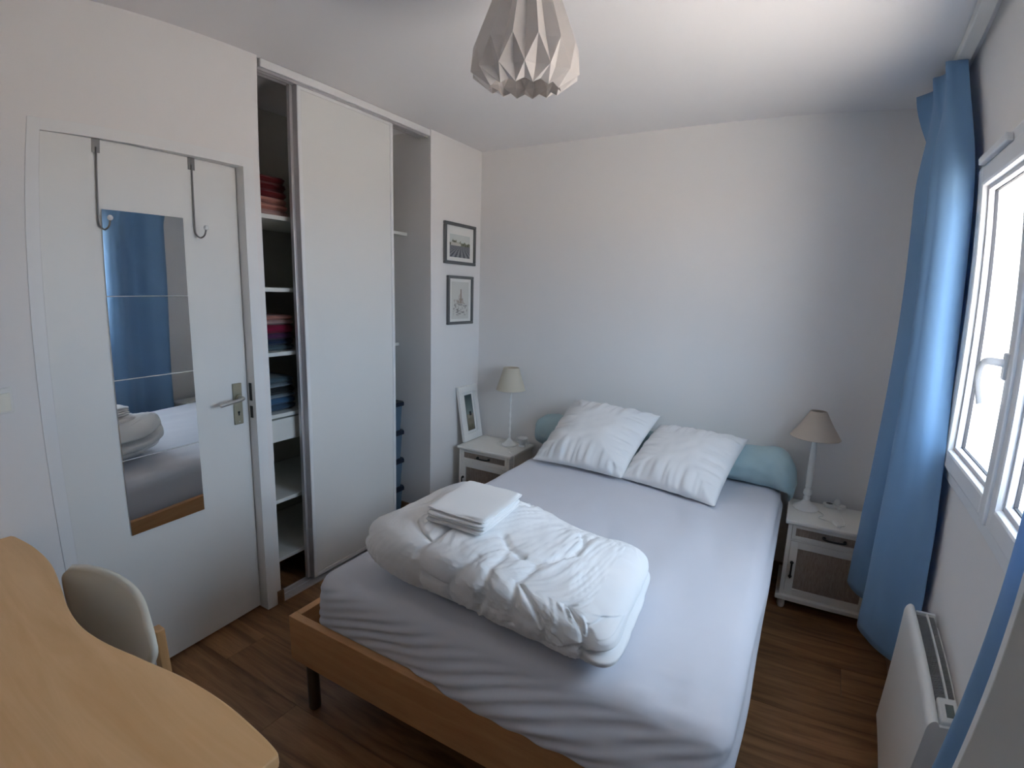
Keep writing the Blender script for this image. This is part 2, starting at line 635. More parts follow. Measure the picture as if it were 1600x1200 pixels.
# light switch
sw = thing('light_switch', 'white square light switch on the wall left of the door', 'light switch', (0, -2.70, 1.145))
obj('plate', bx(0, 0.010, -0.045, 0.045, 0.0, 0.082, bev=0.003), 'plastic_white', sw)
obj('rocker', bx(0.007, 0.016, -0.036, 0.036, 0.008, 0.066, bev=0.002), 'switch_cream', sw)

# ------------------------------------------------------------------ wardrobe
# top fascia and rails
tr1 = tag(obj('trim_1', bx(-0.018, -0.004, YC0 + 0.018, YC1, 2.462, 2.497, bev=0.002), 'white_lacquer'), kind='structure')
bm = nb()
box(bm, -0.085, -0.020, YC0 + 0.002, YC1 - 0.002, 2.478, 2.499)
for xx in (-0.022, -0.050, -0.082):
    box(bm, xx - 0.002, xx + 0.002, YC0 + 0.002, YC1 - 0.002, 2.452, 2.480)
tr2 = struct('trim_2', bm, 'alu_profile')
bm = nb()
box(bm, -0.085, 0.004, YC0 + 0.012, YC1 - 0.014, 0.0, 0.004)
for xx in (-0.080, -0.046, 0.000):
    box(bm, xx - 0.003, xx + 0.003, YC0 + 0.012, YC1 - 0.014, 0.003, 0.010)
struct('trim_3', bm, 'alu_profile')
for nm, x1, ya, yb in (('door_2', -0.024, -1.490, -0.862), ('door_3', -0.056, -1.508, -0.880)):
    d = thing(nm, loc=(x1 - 0.011, (ya + yb) / 2, 0.012), kind='structure')
    obj('panel', bx(x1 - 0.016, x1 - 0.005, ya + 0.018, yb - 0.018, 0.03, 2.445), 'door_panel', d, world=True)
    for s0, s1 in ((ya, ya + 0.020), (yb - 0.020, yb)):
        bm = nb()
        box(bm, x1 - 0.022, x1, s0, s1, 0.013, 2.458, bev=0.002)
        obj('stile', bm, 'white_lacquer' if nm == 'door_2' else 'alu_profile', d, world=True)
    obj('rail', bx(x1 - 0.020, x1 - 0.002, ya + 0.02, yb - 0.02, 0.013, 0.034), 'white_lacquer', d, world=True)
    obj('rail', bx(x1 - 0.020, x1 - 0.002, ya + 0.02, yb - 0.02, 2.438, 2.458), 'white_lacquer', d, world=True)
# grey leading edge of the front sliding door
lead = obj('edge_profile', bx(-0.060, -0.0245, -1.4935, -1.4905, 0.014, 2.457), 'alu_profile')
lead.parent = bpy.data.objects['door_2']
lead.data.transform(Matrix.Translation(-Vector(bpy.data.objects['door_2'].location)))

# shelf unit inside
YP = -1.06
su = thing('wardrobe_shelving', 'white shelving with a drawer inside the built-in wardrobe', 'shelving', (-0.36, (YC0 + YC1) / 2, 0))
obj('partition', bx(-CD + 0.002, -0.10, YP, YP + 0.018, 0.001, 2.20), 'closet_white', su, world=True)
for z in (1.873, 1.538, 1.229, 0.922, 0.480, 0.165):
    obj('shelf', bx(-CD + 0.002, -0.115, YC0 + 0.002, YP, z - 0.020, z, bev=0.0015), 'closet_white', su, world=True)
dr = obj('drawer', bx(-CD + 0.03, -0.118, YC0 + 0.012, YP - 0.006, 0.780, 0.893, bev=0.002), 'closet_white', su, world=True)
for z, xf in ((1.905, -0.190), (1.195, -0.270)):
    obj('shelf', bx(-CD + 0.002, xf, YP + 0.018, YC1 - 0.002, z - 0.020, z, bev=0.0015), 'closet_white', su, world=True)


def folded(name, label, cat, group, cx, cy, z0, w, d, t, mt, seed, rotz=0.0, e=5.0):
    """a folded textile: soft rounded slab with wavy layers"""
    bm = cube_grid(12)
    for v in bm.verts:
        x, y, z = v.co
        n = (abs(x) ** e + abs(y) ** e + abs(z) ** 2.6) ** (1 / e)
        k = 1.0 / max(n, 1e-3) if max(abs(x), abs(y)) > 0.8 else 1.0
        k = min(1.0, k)
        x, y = x * k, y * k
        q = nz(x * 2 + seed, y * 2, seed)
        X = x * d / 2 + 0.006 * nz(y * 3, z * 2, seed + 3)
        Y = y * w / 2 + 0.006 * nz(x * 3, z * 2, seed + 7)
        Z = (z * 0.5 + 0.5) * t
        Z += (0.10 * t) * (min(q, 0.0)) * (1 if z > 0 else 0)
        if max(abs(x), abs(y)) > 0.93:
            Z = t / 2 + (Z - t / 2) * 0.75
        v.co = (X, Y, Z)
    o = obj(name, bm, mt, smooth=True)
    o.location = (cx, cy, z0)
    o.rotation_euler = (0, 0, rotz)
    tag(o, label, cat, group)
    return o


# clothes (listed bottom to top)
z = 1.8735
for i, (mt, t, lab) in enumerate((('cloth_pale_pink', 0.030, 'pale pink folded textile, lowest on the top wardrobe shelf'), ('cloth_salmon', 0.028, 'salmon pink folded textile, second from the bottom on the top wardrobe shelf'), ('cloth_salmon', 0.028, 'salmon pink folded textile directly under the dark red ones'), ('cloth_red_dark', 0.034, 'dark red folded textile lying directly on the salmon ones'), ('cloth_red_dark', 0.032, 'dark red folded textile in the middle of the red pile'), ('cloth_red_dark', 0.030, 'dark red folded textile, topmost on the top wardrobe shelf'))):
    folded('folded_textile', lab, 'textile', 'folded textiles on the top wardrobe shelf', -0.30, -1.555 + 0.010 * nz(i, 2, 1), z, 0.26 - 0.006 * i, 0.28, t, mt, 10 + i)
    z += t + 0.0006
z = 1.2295
for i, (mt, t, lab) in enumerate((('cloth_teal_grey', 0.026, 'grey teal folded garment, lowest on the middle wardrobe shelf'), ('cloth_navy', 0.028, 'navy folded garment above the grey teal one'), ('cloth_plum', 0.030, 'plum folded garment below the crimson one'), ('cloth_crimson', 0.042, 'crimson folded garment in the middle shelf pile'), ('cloth_pale_pink', 0.022, 'pale pink folded garment resting on the crimson one'), ('cloth_salmon', 0.022, 'salmon folded garment, topmost on the middle wardrobe shelf'))):
    folded('folded_garment', lab, 'garment', 'folded garments on the middle wardrobe shelf', -0.30, -1.56 + 0.012 * nz(i, 5, 1), z, 0.27, 0.28, t, mt, 30 + i)
    z += t + 0.0006
z = 0.9225
for i, (mt, t, lab) in enumerate((('cloth_slate', 0.030, 'slate blue folded garment, lowest on the shelf above the drawer'), ('cloth_denim', 0.034, 'denim blue folded garment above the slate one'), ('cloth_grey_blue', 0.018, 'light grey blue folded garment between denim and black'), ('cloth_black_cloth', 0.036, 'black folded garment between two grey blue ones'), ('cloth_grey_blue', 0.018, 'light grey blue folded garment lying on the black one'), ('cloth_teal_grey', 0.030, 'grey teal folded garment, topmost above the drawer'))):
    folded('folded_garment', lab, 'garment', 'folded garments on the shelf above the drawer', -0.30, -1.565 + 0.015 * nz(i, 9, 1), z, 0.27 - 0.004 * i, 0.28, t, mt, 50 + i)
    z += t + 0.0006
# stacked storage boxes
for k, lab in enumerate(('blue grey storage box with navy lid, on the wardrobe floor', 'blue grey storage box with navy lid, second from the wardrobe floor', 'blue grey storage box with navy lid, second from the top of its stack', 'blue grey storage box with navy lid, topmost of its stack')):
    b = thing('storage_box', lab, 'storage box', (-0.375, -0.708, 0.001 + 0.2005 * k), 0, 'storage boxes stacked in the wardrobe')
    bm = nb()
    lo = []
    for (zz, s) in ((0.0, 0.93), (0.165, 1.0)):
        pass
    prism(bm, [(x * 0.165, y * 0.125) for x, y in ((-1, -0.85), (-0.85, -1), (0.85, -1), (1, -0.85), (1, 0.85), (0.85, 1), (-0.85, 1), (-1, 0.85))], 0.0, 0.172, bev=0.004)
    for v in bm.verts:
        s = lerp(0.93, 1.0, v.co.z / 0.172)
        v.co.x *= s
        v.co.y *= s
    obj('bin', bm, 'box_blue', b)
    bm = nb()
    prism(bm, [(x * 0.175, y * 0.135) for x, y in ((-1, -0.85), (-0.85, -1), (0.85, -1), (1, -0.85), (1, 0.85), (0.85, 1), (-0.85, 1), (-1, 0.85))], 0.170, 0.199, bev=0.006)
    obj('lid', bm, 'box_navy', b)

# ------------------------------------------------------------------ window
win = thing('window_1', loc=(W, (WY0 + WY1) / 2, WZ0), kind='structure')
FX = 2.606
fw = 0.050


def ring(bm, x0, x1, y0, y1, z0, z1, t, bev=0.0):
    """rectangular frame in the wall plane, members t wide"""
    box(bm, x0, x1, y0, y0 + t, z0, z1, bev)
    box(bm, x0, x1, y1 - t, y1, z0, z1, bev)
    box(bm, x0 + 0.0004, x1 - 0.0004, y0 + t * 0.9, y1 - t * 0.9, z0, z0 + t, bev)
    box(bm, x0 + 0.0004, x1 - 0.0004, y0 + t * 0.9, y1 - t * 0.9, z1 - t, z1, bev)
    return bm


obj('window_frame', ring(nb(), FX + 0.006, W + 0.06, WY0, WY1, WZ0, WZ1, fw, 0.004), 'pvc', win, world=True)
mid = -1.510
for ya, yb in ((mid + 0.001, WY1 - fw + 0.006), (WY0 + fw - 0.006, mid - 0.001)):
    za, zb = WZ0 + fw - 0.006, WZ1 - fw + 0.006
    sash = obj('sash', ring(nb(), FX - 0.010, W + 0.045, ya, yb, za, zb, 0.066, 0.010), 'pvc', win, world=True)

    def sub(name, bm, mt):
        o = obj(name, bm, mt, world=False)
        o.data.transform(Matrix.Translation(-win.location))
        o.parent = sash
        return o
    t = 0.064
    sub('glazing_bead', ring(nb(), FX + 0.010, FX + 0.036, ya + t, yb - t, za + t, zb - t, 0.016, 0.002), 'bead_grey')
    sub('gasket', ring(nb(), FX + 0.030, FX + 0.041, ya + t + 0.012, yb - t - 0.012, za + t + 0.012, zb - t - 0.012, 0.007), 'gasket')
    sub('pane', bx(FX + 0.036, FX + 0.040, ya + t + 0.01, yb - t - 0.01, za + t + 0.01, zb - t - 0.01), 'pane_glass')
# astragal between the sashes
obj('astragal', bx(FX - 0.020, FX - 0.006, mid - 0.026, mid + 0.010, WZ0 + 0.05, WZ1 - 0.05, bev=0.004), 'pvc', win, world=True)
# handle
hp = obj('handle_plate', bx(FX - 0.026, FX - 0.010, mid + 0.018, mid + 0.046, 1.385, 1.455, bev=0.006, seg=3), 'pvc', win, world=True)
bm = nb()
hy = mid + 0.032
pts = smooth_path([(FX - 0.022, hy, 1.428), (FX - 0.050, hy, 1.430), (FX - 0.066, hy + 0.012, 1.426), (FX - 0.072, hy + 0.026, 1.405), (FX - 0.072, hy + 0.030, 1.370), (FX - 0.064, hy + 0.014, 1.315)], 6)
tube(bm, pts, [lerp(0.011, 0.0075, i / (len(pts) - 1)) for i in range(len(pts))], 10)
bmesh.ops.translate(bm, verts=bm.verts, vec=-win.location)
o = obj('lever', bm, 'pvc', hp, smooth=True, angle=1.0)
# vent grille on top of the sash
bm = nb()
box(bm, FX - 0.020, FX + 0.004, -1.29, -0.925, 2.036, 2.060, bev=0.004)
o = obj('vent_cover', bm, 'pvc', win, world=True)
# window sill outside
obj('outer_sill', bx(W + 0.06, W + 0.24, WY0 - 0.03, WY1 + 0.03, WZ0 - 0.05, WZ0 - 0.002), 'ground_pale', win, world=True)

# ------------------------------------------------------------------ curtain rail and curtains
cr_ = thing('curtain_rail', 'white curtain rail fixed to the ceiling above the window', 'curtain rail', (2.571, -1.6, 2.46))
bm = nb()
box(bm, 2.545, 2.597, -2.95, -0.14, 2.466, 2.4995, bev=0.004)
obj('rail', bm, 'plastic_white', cr_, world=True)
bm = nb()
box(bm, 2.548, 2.594, -0.16, -0.12, 2.4705, 2.4985, bev=0.004)
obj('end_cap', bm, 'plastic_white', cr_, world=True)
for gx, gy in ((2.505, -0.36), (2.520, -0.56), (2.555, -0.74)):
    bm = nb()
    tube(bm, smooth_path([(2.56, gy, 2.470), (2.545, gy, 2.462), (lerp(gx, 2.55, 0.6), gy, 2.452)], 4), 0.0025, 6)
    obj('glider', bm, 'plastic_white', cr_, world=True)


def curtain(name, label, top, bot, zt, zb, nu, nv, wob, seed, hem=None, mid=None):
    """cloth sheet between a plan curve at the heading and one at the hem"""
    tp = smooth_path([(a, b, 0) for a, b in top], 24)
    bp = smooth_path([(a, b, 0) for a, b in bot], 24)
    mp_ = smooth_path([(a, b, 0) for a, b in mid], 24) if mid else None

    def at(path, u):
        f = u * (len(path) - 1)
        i = min(int(f), len(path) - 2)
        return path[i].lerp(path[i + 1], f - i)

    def fn(u, v):
        a, b = at(tp, u), at(bp, u)
        if mp_:
            c = at(mp_, u)
            p = a.lerp(c, sstep(0.0, 0.22, v)).lerp(b, sstep(0.35, 1.05, v))
        else:
            p = a.lerp(b, sstep(0.0, 0.16, v) * 0.35 + 0.65 * v)
        z = lerp(zt, zb + (hem(u) if hem else 0.0), v)
        z += -0.012 * math.sin(u * 9.0) * (1 - v) * 0.0
        s = wob * sstep(0.02, 0.3, v)
        dx = s * nz(u * 7 + seed, v * 1.4, seed)
        dy = s * 0.5 * nz(u * 6 + seed, v * 1.6, seed + 9)
        # soft creases low on the cloth
        dx += 0.004 * sstep(0.6, 1.0, v) * nz(u * 9, v * 14, seed + 4)
        return (p.x + dx, p.y + dy, z)
    bm = grid(nb(), fn, nu, nv)
    o = obj(name, bm, 'curtain_blue', smooth=True)
    solidify(o, 0.0016)
    return tag(o, label, 'curtain', 'blue curtains at the window')


c1 = curtain('curtain', 'blue curtain hanging between the right nightstand and the window',
             [(2.452, -0.300), (2.500, -0.368), (2.512, -0.400), (2.500, -0.470), (2.486, -0.545), (2.512, -0.575), (2.528, -0.625), (2.515, -0.690), (2.507, -0.735), (2.545, -0.752), (2.584, -0.765)],
             [(2.580, -0.415), (2.490, -0.425), (2.412, -0.470), (2.440, -0.560), (2.530, -0.640), (2.520, -0.720), (2.440, -0.830), (2.480, -0.915), (2.530, -0.970), (2.570, -1.030), (2.600, -1.100)],
             2.462, 0.265, 220, 80, 0.008, 3.0, hem=lambda u: 0.025 - 0.05 * u + 0.01 * math.sin(u * 14), mid=[(2.575, -0.330), (2.500, -0.380), (2.452, -0.450), (2.480, -0.540), (2.555, -0.610), (2.535, -0.690), (2.452, -0.795), (2.475, -0.850), (2.515, -0.878), (2.555, -0.872), (2.592, -0.862)])
c2 = curtain('curtain', 'blue curtain hanging on the near side, behind the radiator control and the white bookcase edge',
             [(2.590, -1.960), (2.550, -1.980), (2.575, -2.050), (2.530, -2.110), (2.575, -2.180), (2.530, -2.250), (2.575, -2.330), (2.545, -2.400), (2.590, -2.480)],
             [(2.600, -1.985), (2.545, -1.945), (2.502, -1.985), (2.540, -2.060), (2.580, -2.120), (2.510, -2.200), (2.570, -2.280), (2.510, -2.370), (2.590, -2.500)],
             2.462, 0.190, 180, 60, 0.010, 8.0)

# ------------------------------------------------------------------ radiator
RX, RY0, RY1, RZ0, RZ1 = 2.5235, -1.7885, -1.171, 0.115, 0.576
rd = thing('panel_heater', 'white electric panel heater on the wall below the window', 'heater', (2.57, (RY0 + RY1) / 2, RZ0))
bm = nb()
prof = [(0.0, 0.0), (0.0, 0.430)] + [(0.017 - 0.017 * math.cos(a), 0.430 + 0.031 * math.sin(a)) for a in [PI / 2 * k / 6 for k in range(1, 7)]] + [(0.017 + 0.017 * math.sin(a), 0.430 + 0.031 * math.cos(a)) for a in [PI / 2 * k / 6 for k in range(1, 7)]] + [(0.034, 0.0)]
t = nb()
A = [t.verts.new((RX + a, RY0, RZ0 + b)) for a, b in prof]
B = [t.verts.new((RX + a, RY1, RZ0 + b)) for a, b in prof]
t.faces.new(A)
t.faces.new(B)
for i in range(len(A)):
    j = (i + 1) % len(A)
    t.faces.new((A[i], A[j], B[j], B[i]))
merge(bm, t)
obj('front_panel', bm, 'radiator_white', rd, smooth=True, world=True, angle=0.6)
bm = nb()
box(bm, RX + 0.034, W - 0.010, RY0 + 0.01, RY0 + 0.022, RZ0 + 0.02, 0.555)
box(bm, RX + 0.034, W - 0.010, RY1 - 0.022, RY1 - 0.010, RZ0 + 0.02, 0.562)
box(bm, W - 0.016, W - 0.0015, RY0 + 0.06, RY1 - 0.06, RZ0 + 0.05, 0.540)
box(bm, RX + 0.064, RX + 0.070, RY0 + 0.02, RY1 - 0.02, 0.545, 0.560)
box(bm, RX + 0.034, W - 0.012, RY0 + 0.02, RY1 - 0.02, RZ0 + 0.03, RZ0 + 0.04)
obj('back_box', bm, 'radiator_white', rd, world=True)
bm = nb()
yy = RY0 + 0.135
while yy < RY1 - 0.025:
    box(bm, RX + 0.034, RX + 0.064, yy, yy + 0.003, 0.540, 0.556)
    box(bm, RX + 0.070, W - 0.014, yy, yy + 0.003, 0.540, 0.556)
    yy += 0.0075
tag(obj('grille', bm, 'grille_grey', rd, world=True), kind='stuff')
cb = obj('control_box', bx(RX + 0.036, W - 0.013, RY0 + 0.020, RY0 + 0.130, 0.47, 0.566, bev=0.006, seg=3), 'radiator_white', rd, world=True)
bm = bx(RX + 0.054, W - 0.026, RY0 + 0.042, RY0 + 0.098, 0.5655, 0.5672)
bmesh.ops.translate(bm, verts=bm.verts, vec=-rd.location)
obj('display', bm, 'lcd', cb)

# ------------------------------------------------------------------ bookcase (edge at the right of the picture)
bk = thing('bookcase', 'white open bookcase standing by the window wall at the right edge', 'bookcase', (2.485, -2.90, 0))
BX0, BX1, BY0, BY1, BH = 2.350, 2.612, -3.26, -2.545, 1.82
obj('side_panel', bx(BX0, BX1, BY1 - 0.018, BY1, 0, BH, bev=0.001, seg=1), 'white_lacquer', bk, world=True)
obj('side_panel', bx(BX0, BX1, BY0, BY0 + 0.018, 0, BH, bev=0.001, seg=1), 'white_lacquer', bk, world=True)
for z in (0.06, 0.40, 0.72, 0.96, 1.42, 1.80):
    obj('shelf', bx(BX0 + 0.004, BX1 - 0.006, BY0 + 0.018, BY1 - 0.018, z - 0.018, z, bev=0.001, seg=1), 'white_lacquer', bk, world=True)
obj('back_panel', bx(BX1 - 0.006, BX1, BY0 + 0.018, BY1 - 0.018, 0.02, BH - 0.02), 'white_lacquer', bk, world=True)

# ------------------------------------------------------------------ bed frame
bX0, bX1, bY0, bY1, bZ, bZ0 = 0.602, 2.075, -2.105, -0.03, 0.3766, 0.200
bed = thing('bed_frame', 'light beech double bed frame on round dark metal legs', 'bed', ((bX0 + bX1) / 2, (bY0 + bY1) / 2, 0))
rt = 0.030
obj('foot_rail', bx(bX0, bX1, bY0, bY0 + rt, bZ0, bZ, bev=0.002), 'beech_x', bed, world=True)
obj('head_rail', bx(bX0, bX1, bY1 - rt, bY1, bZ0, bZ, bev=0.002), 'beech_x', bed, world=True)
obj('side_rail', bx(bX0, bX0 + rt, bY0 + rt, bY1 - rt, bZ0, bZ, bev=0.002), 'beech_y', bed, world=True)
obj('side_rail', bx(bX1 - rt, bX1, bY0 + rt, bY1 - rt, bZ0, bZ, bev=0.002), 'beech_y', bed, world=True)
for lx in (bX0 + 0.072, bX1 - 0.072):
    for ly in (bY0 + 0.035, bY1 - 0.06):
        bm = lathe(nb(), [(0, 0.0), (0.020, 0.0), (0.022, 0.004), (0.022, 0.262), (0, 0.262)], 20, (lx, ly, 0))
        obj('leg', bm, 'dark_steel', bed, smooth=True, world=True, angle=0.8)
y = bY0 + 0.10
while y < bY1 - 0.1:
    obj('slat', bx(bX0 + rt, bX1 - rt, y, y + 0.065, 0.262, 0.276), 'beech_x', bed, world=True)
    y += 0.16

# ------------------------------------------------------------------ mattress with fitted sheet
mX0, mX1, mY0, mY1, mZ0, mZ1 = 0.690, 2.088, -2.062, -0.075, 0.277, 0.553
bm = cube_grid(110)
for v in bm.verts:
    x, y, z = v.co
    X = lerp(mX0, mX1, x * 0.5 + 0.5)
    Y = lerp(mY0, mY1, y * 0.5 + 0.5)
    Z = lerp(mZ0, mZ1, z * 0.5 + 0.5)
    # rounded edges: pull to a rounded box of radius R
    R = 0.065
    c = Vector((min(max(X, mX0 + R), mX1 - R), min(max(Y, mY0 + R), mY1 - R), min(max(Z, mZ0 + R), mZ1 - R)))
    d = Vector((X, Y, Z)) - c
    if d.length > 1e-6:
        # map the cube shell onto the rounded shell
        q = d.normalized() * R
        P = c + q
    else:
        P = Vector((X, Y, Z))
    X, Y, Z = P
    # sides: fabric pulls in under the overhang near the rails
    low = sstep(0.40, 0.34, Z)
    if x > 0.5:
        X = min(X, lerp(2.094, 2.041, sstep(0.392, 0.372, Z)))
    # top: shallow dips and long drag lines across the right half
    tp = sstep(0.49, 0.545, Z)
    u, w_ = X - 1.75, Y + 1.0
    Z += tp * (0.006 * nz(X * 2.2, Y * 2.2, 1.0))
    drag = sstep(1.45, 1.75, X) * sstep(2.12, 1.95, X)
    ph = (X - 1.95) * 26 + (Y + 1.0) ** 2 * 3.2 + 1.4 * nz(X * 2, Y * 1.4, 4.0)
    Z += tp * drag * 0.0055 * math.sin(ph) * (0.55 + 0.45 * nz(X * 3, Y * 3, 8))
    Z += tp * 0.0042 * nz(X * 9 + Y * 4, Y * 5 - X * 3, 5.0)
    # rumples around the foot right corner
    cr2 = math.exp(-((X - 1.95) ** 2 + (Y + 2.0) ** 2) / 0.05)
    Z += tp * cr2 * 0.006 * nz(X * 16, Y * 30, 2.0)
    # foot side: slanting drag folds
    ft = sstep(-1.99, -2.045, Y) * sstep(0.535, 0.48, Z)
    if ft > 0:
        ph = (Z * 185 - X * 58 + 3.4 * nz(X * 3.0, Z * 9, 3.0))
        Y -= ft * (0.0060 * math.sin(ph) * (0.5 + 0.5 * nz(X * 4, Z * 10, 9)) + 0.012 * sstep(0.55, 0.38, Z))
    rs = sstep(2.02, 2.07, X) * sstep(0.54, 0.49, Z) * sstep(0.375, 0.40, Z)
    if rs > 0:
        X += rs * 0.007 * math.sin(Z * 60 + Y * 3 + 2 * nz(Y * 2, Z * 5, 6)) + rs * 0.006 * nz(Y * 2.5, 1, 2)
    if Y < -1.98 and Z > 0.379:
        Y -= 0.040 * sstep(1.05, 1.45, X) * sstep(0.52, 0.40, Z)
    if Z < 0.379:
        Y = max(Y, bY0 + rt + 0.002)
    Z = max(Z, 0.2775)
    v.co = (X, Y, Z)
o = obj('mattress', bm, 'sheet', smooth=True)
origin_to(o, ((mX0 + mX1) / 2, (mY0 + mY1) / 2, mZ0))
tag(o, 'double mattress in a wrinkled pale grey white fitted sheet on the bed', 'mattress')

# ------------------------------------------------------------------ bolster behind the pillows
bm = nb()


def bol(u, v):
    X = lerp(0.585, 2.150, u)
    e = min(u, 1 - u) / 0.045
    r = 0.102 * (1 - (1 - min(1.0, e)) ** 2.2) ** 0.5 if e < 1 else 0.102
    a = 2 * PI * v
    droop = 0.10 * sstep(2.02, 2.15, X)
    yy = -0.128 + r * 1.05 * math.cos(a)
    rz = r * (1.0 + 0.25 * sstep(1.95, 2.10, X))
    zz = 0.650 + 0.02 * (u - 0.5) - droop * 0.7 + rz * math.sin(a)
    n_ = 0.018 * nz(X * 4, math.cos(a) * 1.5, math.sin(a) * 1.5 + 3) + 0.010 * nz(X * 16, math.cos(a) * 3, math.sin(a) * 3)
    yy += n_ * math.cos(a)
    zz += n_ * math.sin(a)
    if 0.66 < X < 2.11:
        zz = max(zz, 0.560)
    return (X, max(min(yy, -0.016), -0.30), zz)


grid(bm, lambda v, u: bol(u, v), 40, 150, closed_u=True)
bmesh.ops.remove_doubles(bm, verts=bm.verts, dist=0.0006)
o = obj('bolster', bm, 'blanket_blue', smooth=True)
origin_to(o, (1.36, -0.15, 0.556))
tag(o, 'long pale blue bolster lying along the wall behind the white pillows', 'bolster')


# ------------------------------------------------------------------ pillows
def pillow(label, BL, BR, TR, TL, T, seed):
    BL, BR, TR, TL = map(Vector, (BL, BR, TR, TL))
    nrm = (BR - BL).cross(TL - BL).normalized()
    N = 64

    def fn(side):
        def f(u, v):
            a, b = 2 * u - 1, 2 * v - 1
            # edges curve in a little between the corners
            pin = 0.045
            uu = 0.5 + 0.5 * a * (1 - pin * (1 - b * b))
            vv = 0.5 + 0.5 * b * (1 - pin * (1 - a * a))
            p = BL.lerp(BR, uu).lerp(TL.lerp(TR, uu), vv)
            h = ((1 - abs(a) ** 2.6) * (1 - abs(b) ** 2.6))
            h = max(h, 0) ** 0.52
            edge = max(abs(a), abs(b))
            # creases that run in from the seams
            cr = sstep(0.35, 0.95, edge) * (1 - sstep(0.96, 1.0, edge))
            if abs(b) > abs(a):
                w = nz(a * 5.5 + seed, b * 0.9, seed) + 0.6 * nz(a * 12 + seed, b * 1.3, seed + 2)
            else:
                w = nz(a * 0.9, b * 5.5 + seed, seed + 5) + 0.6 * nz(a * 1.3, b * 12 + seed, seed + 6)
            lump = 0.10 * nz(a * 1.6 + seed, b * 1.6, 7) + 0.03 * nz(a * 5 + seed, b * 5, 3)
            t = T * (h * (1 + lump) + 0.25 * cr * w * (0.4 + 0.6 * h))
            if side > 0:
                q = p + nrm * t * 0.62
            else:
                q = p - nrm * t * 0.38 * 0.7
            return q
        return f
    bm = nb()
    grid(bm, fn(1), N, N)
    grid(bm, fn(-1), N, N)
    bmesh.ops.remove_doubles(bm, verts=bm.verts, dist=0.0008)
    for v in bm.verts:
        if v.co.z < 0.560:
            v.co.z = 0.560 + 0.25 * (v.co.z - 0.560) if v.co.z > 0.548 else 0.557
    o = obj('pillow', bm, 'pillow_white', smooth=True)
    origin_to(o, (BL + BR) / 2)
    return tag(o, label, 'pillow', 'white pillows on the bed')


pillow('white pillow on the left, propped higher and overlapping the other pillow', (0.775, -0.555, 0.572), (1.330, -0.575, 0.578), (1.415, -0.170, 0.862), (0.862, -0.150, 0.888), 0.175, 2.0)
pillow('white pillow on the right, tucked under the edge of the left pillow', (1.300, -0.530, 0.566), (1.815, -0.650, 0.566), (1.893, -0.160, 0.800), (1.400, -0.120, 0.795), 0.165, 11.0)

# ------------------------------------------------------------------ folded duvet
def duvet_top(X):
    return lerp(0.790, 0.735, sstep(1.15, 1.75, X))


SEAMS = [[(-0.343, 1.023), (-0.318, 1.252), (-0.301, 1.462), (-0.334, 1.679), (-0.343, 1.91)], [(-0.301, 1.462), (-0.177, 1.489), (-0.066, 1.511), (-0.069, 1.711), (-0.076, 1.928)], [(-0.066, 1.511), (0.023, 1.198), (0.097, 0.947)], [(0.062, 0.618), (0.19, 0.709), (0.237, 0.977), (0.215, 1.272), (0.149, 1.748)], [(0.19, 0.709), (0.329, 0.739), (0.428, 0.7), (0.596, 0.467), (0.571, 0.292), (0.501, 0.208)], [(0.42, 0.722), (0.458, 0.958), (0.411, 1.33), (0.402, 1.623)], [(0.458, 0.958), (0.553, 1.155), (0.622, 1.431), (0.615, 1.878)], [(0.622, 1.431), (0.71, 1.511)], [(0.615, 1.736), (0.864, 1.435), (0.993, 1.146)], [(0.902, 0.977), (0.875, 1.405), (0.862, 1.855)], [(-0.291, 0.866), (-0.343, 1.023)], [(-0.343, 1.023), (-0.62, 0.80), (-0.75, 0.30)], [(-0.291, 0.866), (-0.25, 0.30), (-0.10, 0.0)]]
SEGS = [((p[0] * 0.48, p[1] * 0.42), (q[0] * 0.48, q[1] * 0.42)) for L in SEAMS for p, q in zip(L, L[1:])]
bm = cube_grid(120)
FL, BL_, FR_, BR_ = Vector((0.785, -2.010, 0)), Vector((0.905, -1.490, 0)), Vector((1.780, -2.050, 0)), Vector((1.735, -1.480, 0))
